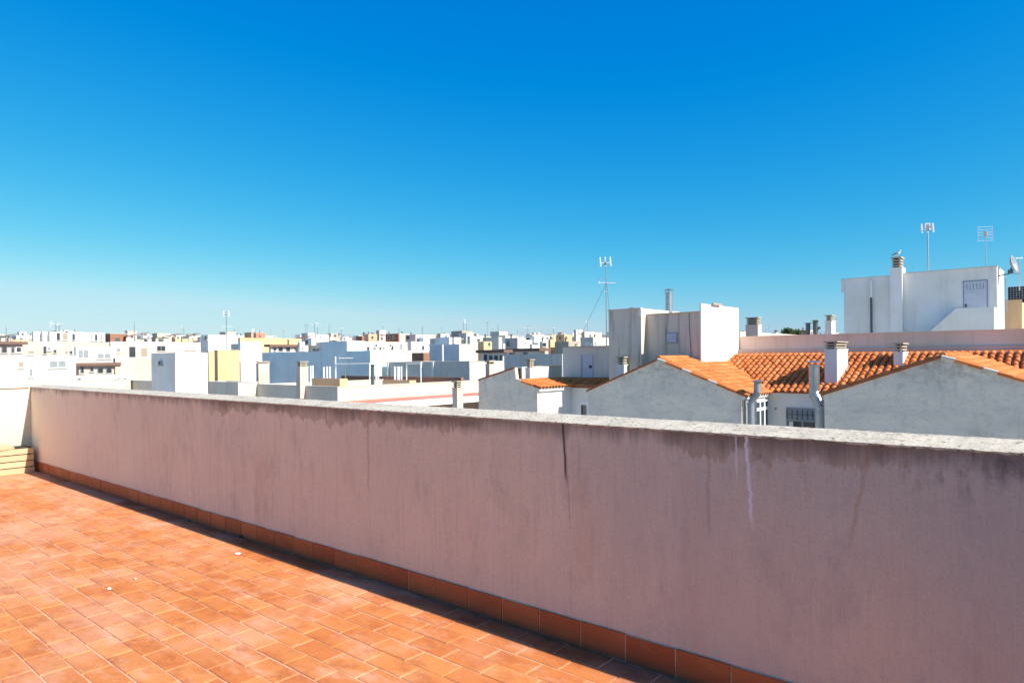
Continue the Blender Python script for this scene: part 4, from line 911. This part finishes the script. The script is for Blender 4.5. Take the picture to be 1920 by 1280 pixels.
def sprinkle(root, iv, dims, n, kinds=KINDS, sc_=1.0):
    X0, X1, Y0, Y1, zt = dims; out = []
    for q in range(n):
        kd = rr.choice(kinds); small = kd not in ('awning', 'railing', 'roof_hut')
        if not small and (X1 - X0 < 4.5 or Y1 - Y0 < 4): kd = 'vent_stack'
        o = link(kd, clut(kd), root, (X0 + rr.uniform(.15, .85) * (X1 - X0), Y0 + rr.uniform(.15, .85) * (Y1 - Y0), zt - (.0 if kd == 'railing' else .5)), (0, 0, 0 if kd != 'railing' else rr.choice([0, math.pi / 2]))); o.matrix_parent_inverse = iv; o.scale = (sc_,) * 3
        out.append({'chimney': 'a chimney', 'tank': 'a water tank', 'awning': 'a brown awning', 'aerial': 'an aerial', 'railing': 'a railing', 'roof_hut': 'a roof hut', 'cooling_unit': 'a cooling unit', 'vent_stack': 'a dark vent stack', 'low_parapet': 'a low roof box'}[kd])
    return out
for root_, dims_, iv_, D_ in HB:
    if D_ > 78: sprinkle(root_, iv_, dims_, 1 + int((dims_[3] - dims_[2]) / 6), ['cooling_unit', 'aerial', 'vent_stack', 'cooling_unit', 'low_parapet', 'vent_stack'], .7)
far_specs.sort(key=lambda s: s[1])
for (xl, xc, xr, yt_, D) in far_specs:
    X0, X1, Y0, Y1, zt = blk_dims(xl, xc, xr, yt_, D)
    Y1 = min(Y1, Y0 + 16)
    mt_ = rr.choice(pal)
    feats = []
    root = thing('building', '', 'building', 'distant rooftop blocks on the skyline', (X0, Y0, -18)); iv = Matrix.Translation((-X0, -Y0, 18))
    m = MB(); walls(m, X0, X1, Y0, Y1, zt, M[mt_], .5 if D < 350 else 0); o = m.build('wall', root); o.matrix_parent_inverse = iv
    if D < 350:
        ww = X1 - X0; dp2 = Y1 - Y0
        if rr.random() < .55:
            a = rr.uniform(.05, .5); sx = X0 + a * ww; sy = Y0 + rr.uniform(.1, .4) * dp2; sw_, sd_ = min(ww * .45, 4), min(dp2 * .4, 4); h_ = rr.uniform(1.6, 2.8) - (.8 if D > 200 else 0)
            m = MB(); m.box(sx, sx + sw_, sy, sy + sd_, zt - .6, zt - .6 + h_, M[rr.choice(['white', 'cream', mt_])]); m.box(sx - .1, sx + sw_ + .1, sy - .1, sy + sd_ + .1, zt - .6 + h_, zt - .5 + h_, M['conc']); m.box(sx + sw_ + .002, sx + sw_ + .03, sy + sd_ * .3, sy + sd_ * .6, zt - .6, zt + .9, M['darkmetal']); o = m.build('stair_head', root); o.matrix_parent_inverse = iv; feats.append('a stair head')
        feats += sprinkle(root, iv, (X0, X1, Y0, Y1, zt), rr.randint(2, 5))
        stw = rr.choice(['open', 'half', 'shut', 'grey', 'dark'])
        for fz in (zt - 2.1,) if D > 200 else (zt - 2.1, zt - 5.0):
            n = int(dp2 / 2.6)
            for q in range(n):
                if rr.random() < .75: o = win(root, 'x', (X1, Y0 + (q + .5) * dp2 / n, fz), rr.choice([.9, 1.3, 1.7]), 1.2, rr.choice([stw, 'dark', 'shut'])); o.matrix_parent_inverse = iv
            n = int(ww / 3.0)
            for q in range(n):
                if rr.random() < .6: o = win(root, 'y', (X0 + (q + .5) * ww / n, Y0, fz), rr.choice([.9, 1.3]), 1.2, rr.choice([stw, 'dark'])); o.matrix_parent_inverse = iv
    mk = min(marks, key=lambda q: abs(q[0] - xc)); side = 'above' if abs(mk[0] - xc) < 18 else ('left of' if xc < mk[0] else 'right of')
    dist = 'nearer' if D < 140 else 'mid-distance' if D < 200 else 'far' if D < 280 else 'very distant' if D < 400 else 'hazy distant' if D < 520 else 'horizon'
    f = list(dict.fromkeys(feats)); ft = (' with ' + f[0]) if f else ''
    lb = f'{dist} {wordc[mt_]} block{ft}, {side} {mk[1]}'
    cnt[lb] = cnt.get(lb, 0) + 1
    if cnt[lb] > 1: lb = lb + ', ' + ['', '', 'next', 'third', 'fourth', 'fifth', 'sixth', 'seventh'][min(cnt[lb], 7)]
    root['label'] = lb
# thin skyline masts
for k, (px, yt_, yb_, D, lb) in enumerate((
  (12, 612, 640, 110, 'thin mast at the far left skyline'), (105, 606, 622, 84, 'thin mast left on the white rooftop frames'), (111, 608, 622, 84, 'thin mast next to the left one on the rooftop frames'), (140, 617, 622, 82, 'stubby dark mast on the rooftop frames'),
  (252, 603, 640, 120, 'lone thin mast above the pale cream row'), (590, 607, 627, 138, 'leftmost aerial of the cluster on the white skyline block'), (595, 603, 627, 138, 'middle aerial of the cluster on the white skyline block'), (617, 609, 628, 138, 'right aerial of the cluster on the white skyline block'),
  (487, 620, 625, 114, 'stub mast on the brick-red roof hut'), (478, 619, 633, 114, 'thin mast left of the brick-red roof hut'), (718, 609, 619, 135, 'small aerial on the tallest peach tower'), (748, 613, 625, 133, 'small aerial between brown brick and pink-white blocks'), (792, 608, 628, 124, 'thin mast over the mauve cluster block'),
  (869, 600, 620, 144, 'branching aerial on the greenish tower'), (875, 606, 620, 144, 'second aerial on the greenish tower'), (990, 612, 637, 110, 'thin mast over the white stepped terrace'), (1038, 612, 636, 110, 'thin mast over the narrow ochre house'), (1102, 602, 622, 142, 'aerial on the broad cream house'),
  (1441, 610, 622, 190, 'thin aerial right of the squat chimney'), (1436, 613, 622, 190, 'low aerial close to the squat chimney'), (640, 613, 639, 120, 'thin mast over the tall blue wall'), (345, 612, 640, 130, 'thin mast right of the stair tower'), (934, 608, 621, 150, 'thin mast over the grey skyline box'))):
    ant_px(px, yt_, yb_, D, [(.9, 'yagi' if k % 2 else 'bar', k * .7, 1.3)] if yb_ - yt_ > 8 else [], lb, .05)
# two far trees poking over the cream parapet
for px, py, s, lb in ((1478, 622, .6, 'dark tree crown behind the cream parapet'), (1494, 624, .45, 'smaller dark tree right of the first')):
    p = onD(px, py, 170); t = thing('tree', lb, 'tree', None, (p.x, p.y, -18))
    m = MB(); m.tube((0, 0, 0), (0, 0, p.z + 17.5), .3, M['bark'], 7, .12); m.build('trunk', t); m = MB()
    for q in range(700):
        v = Vector((rr.gauss(0, 1), rr.gauss(0, 1), rr.gauss(0, .6))) * s; c0 = Vector((0, 0, p.z + 18)) + v; u = Vector((rr.uniform(-1, 1), rr.uniform(-1, 1), rr.uniform(-1, 1))).normalized() * .28; w_ = u.orthogonal().normalized() * .25
        m.poly([c0 - u, c0 + w_, c0 + u, c0 - w_], [(0, 1, 2, 3)], M['leaf'])
    m.build('crown', t)
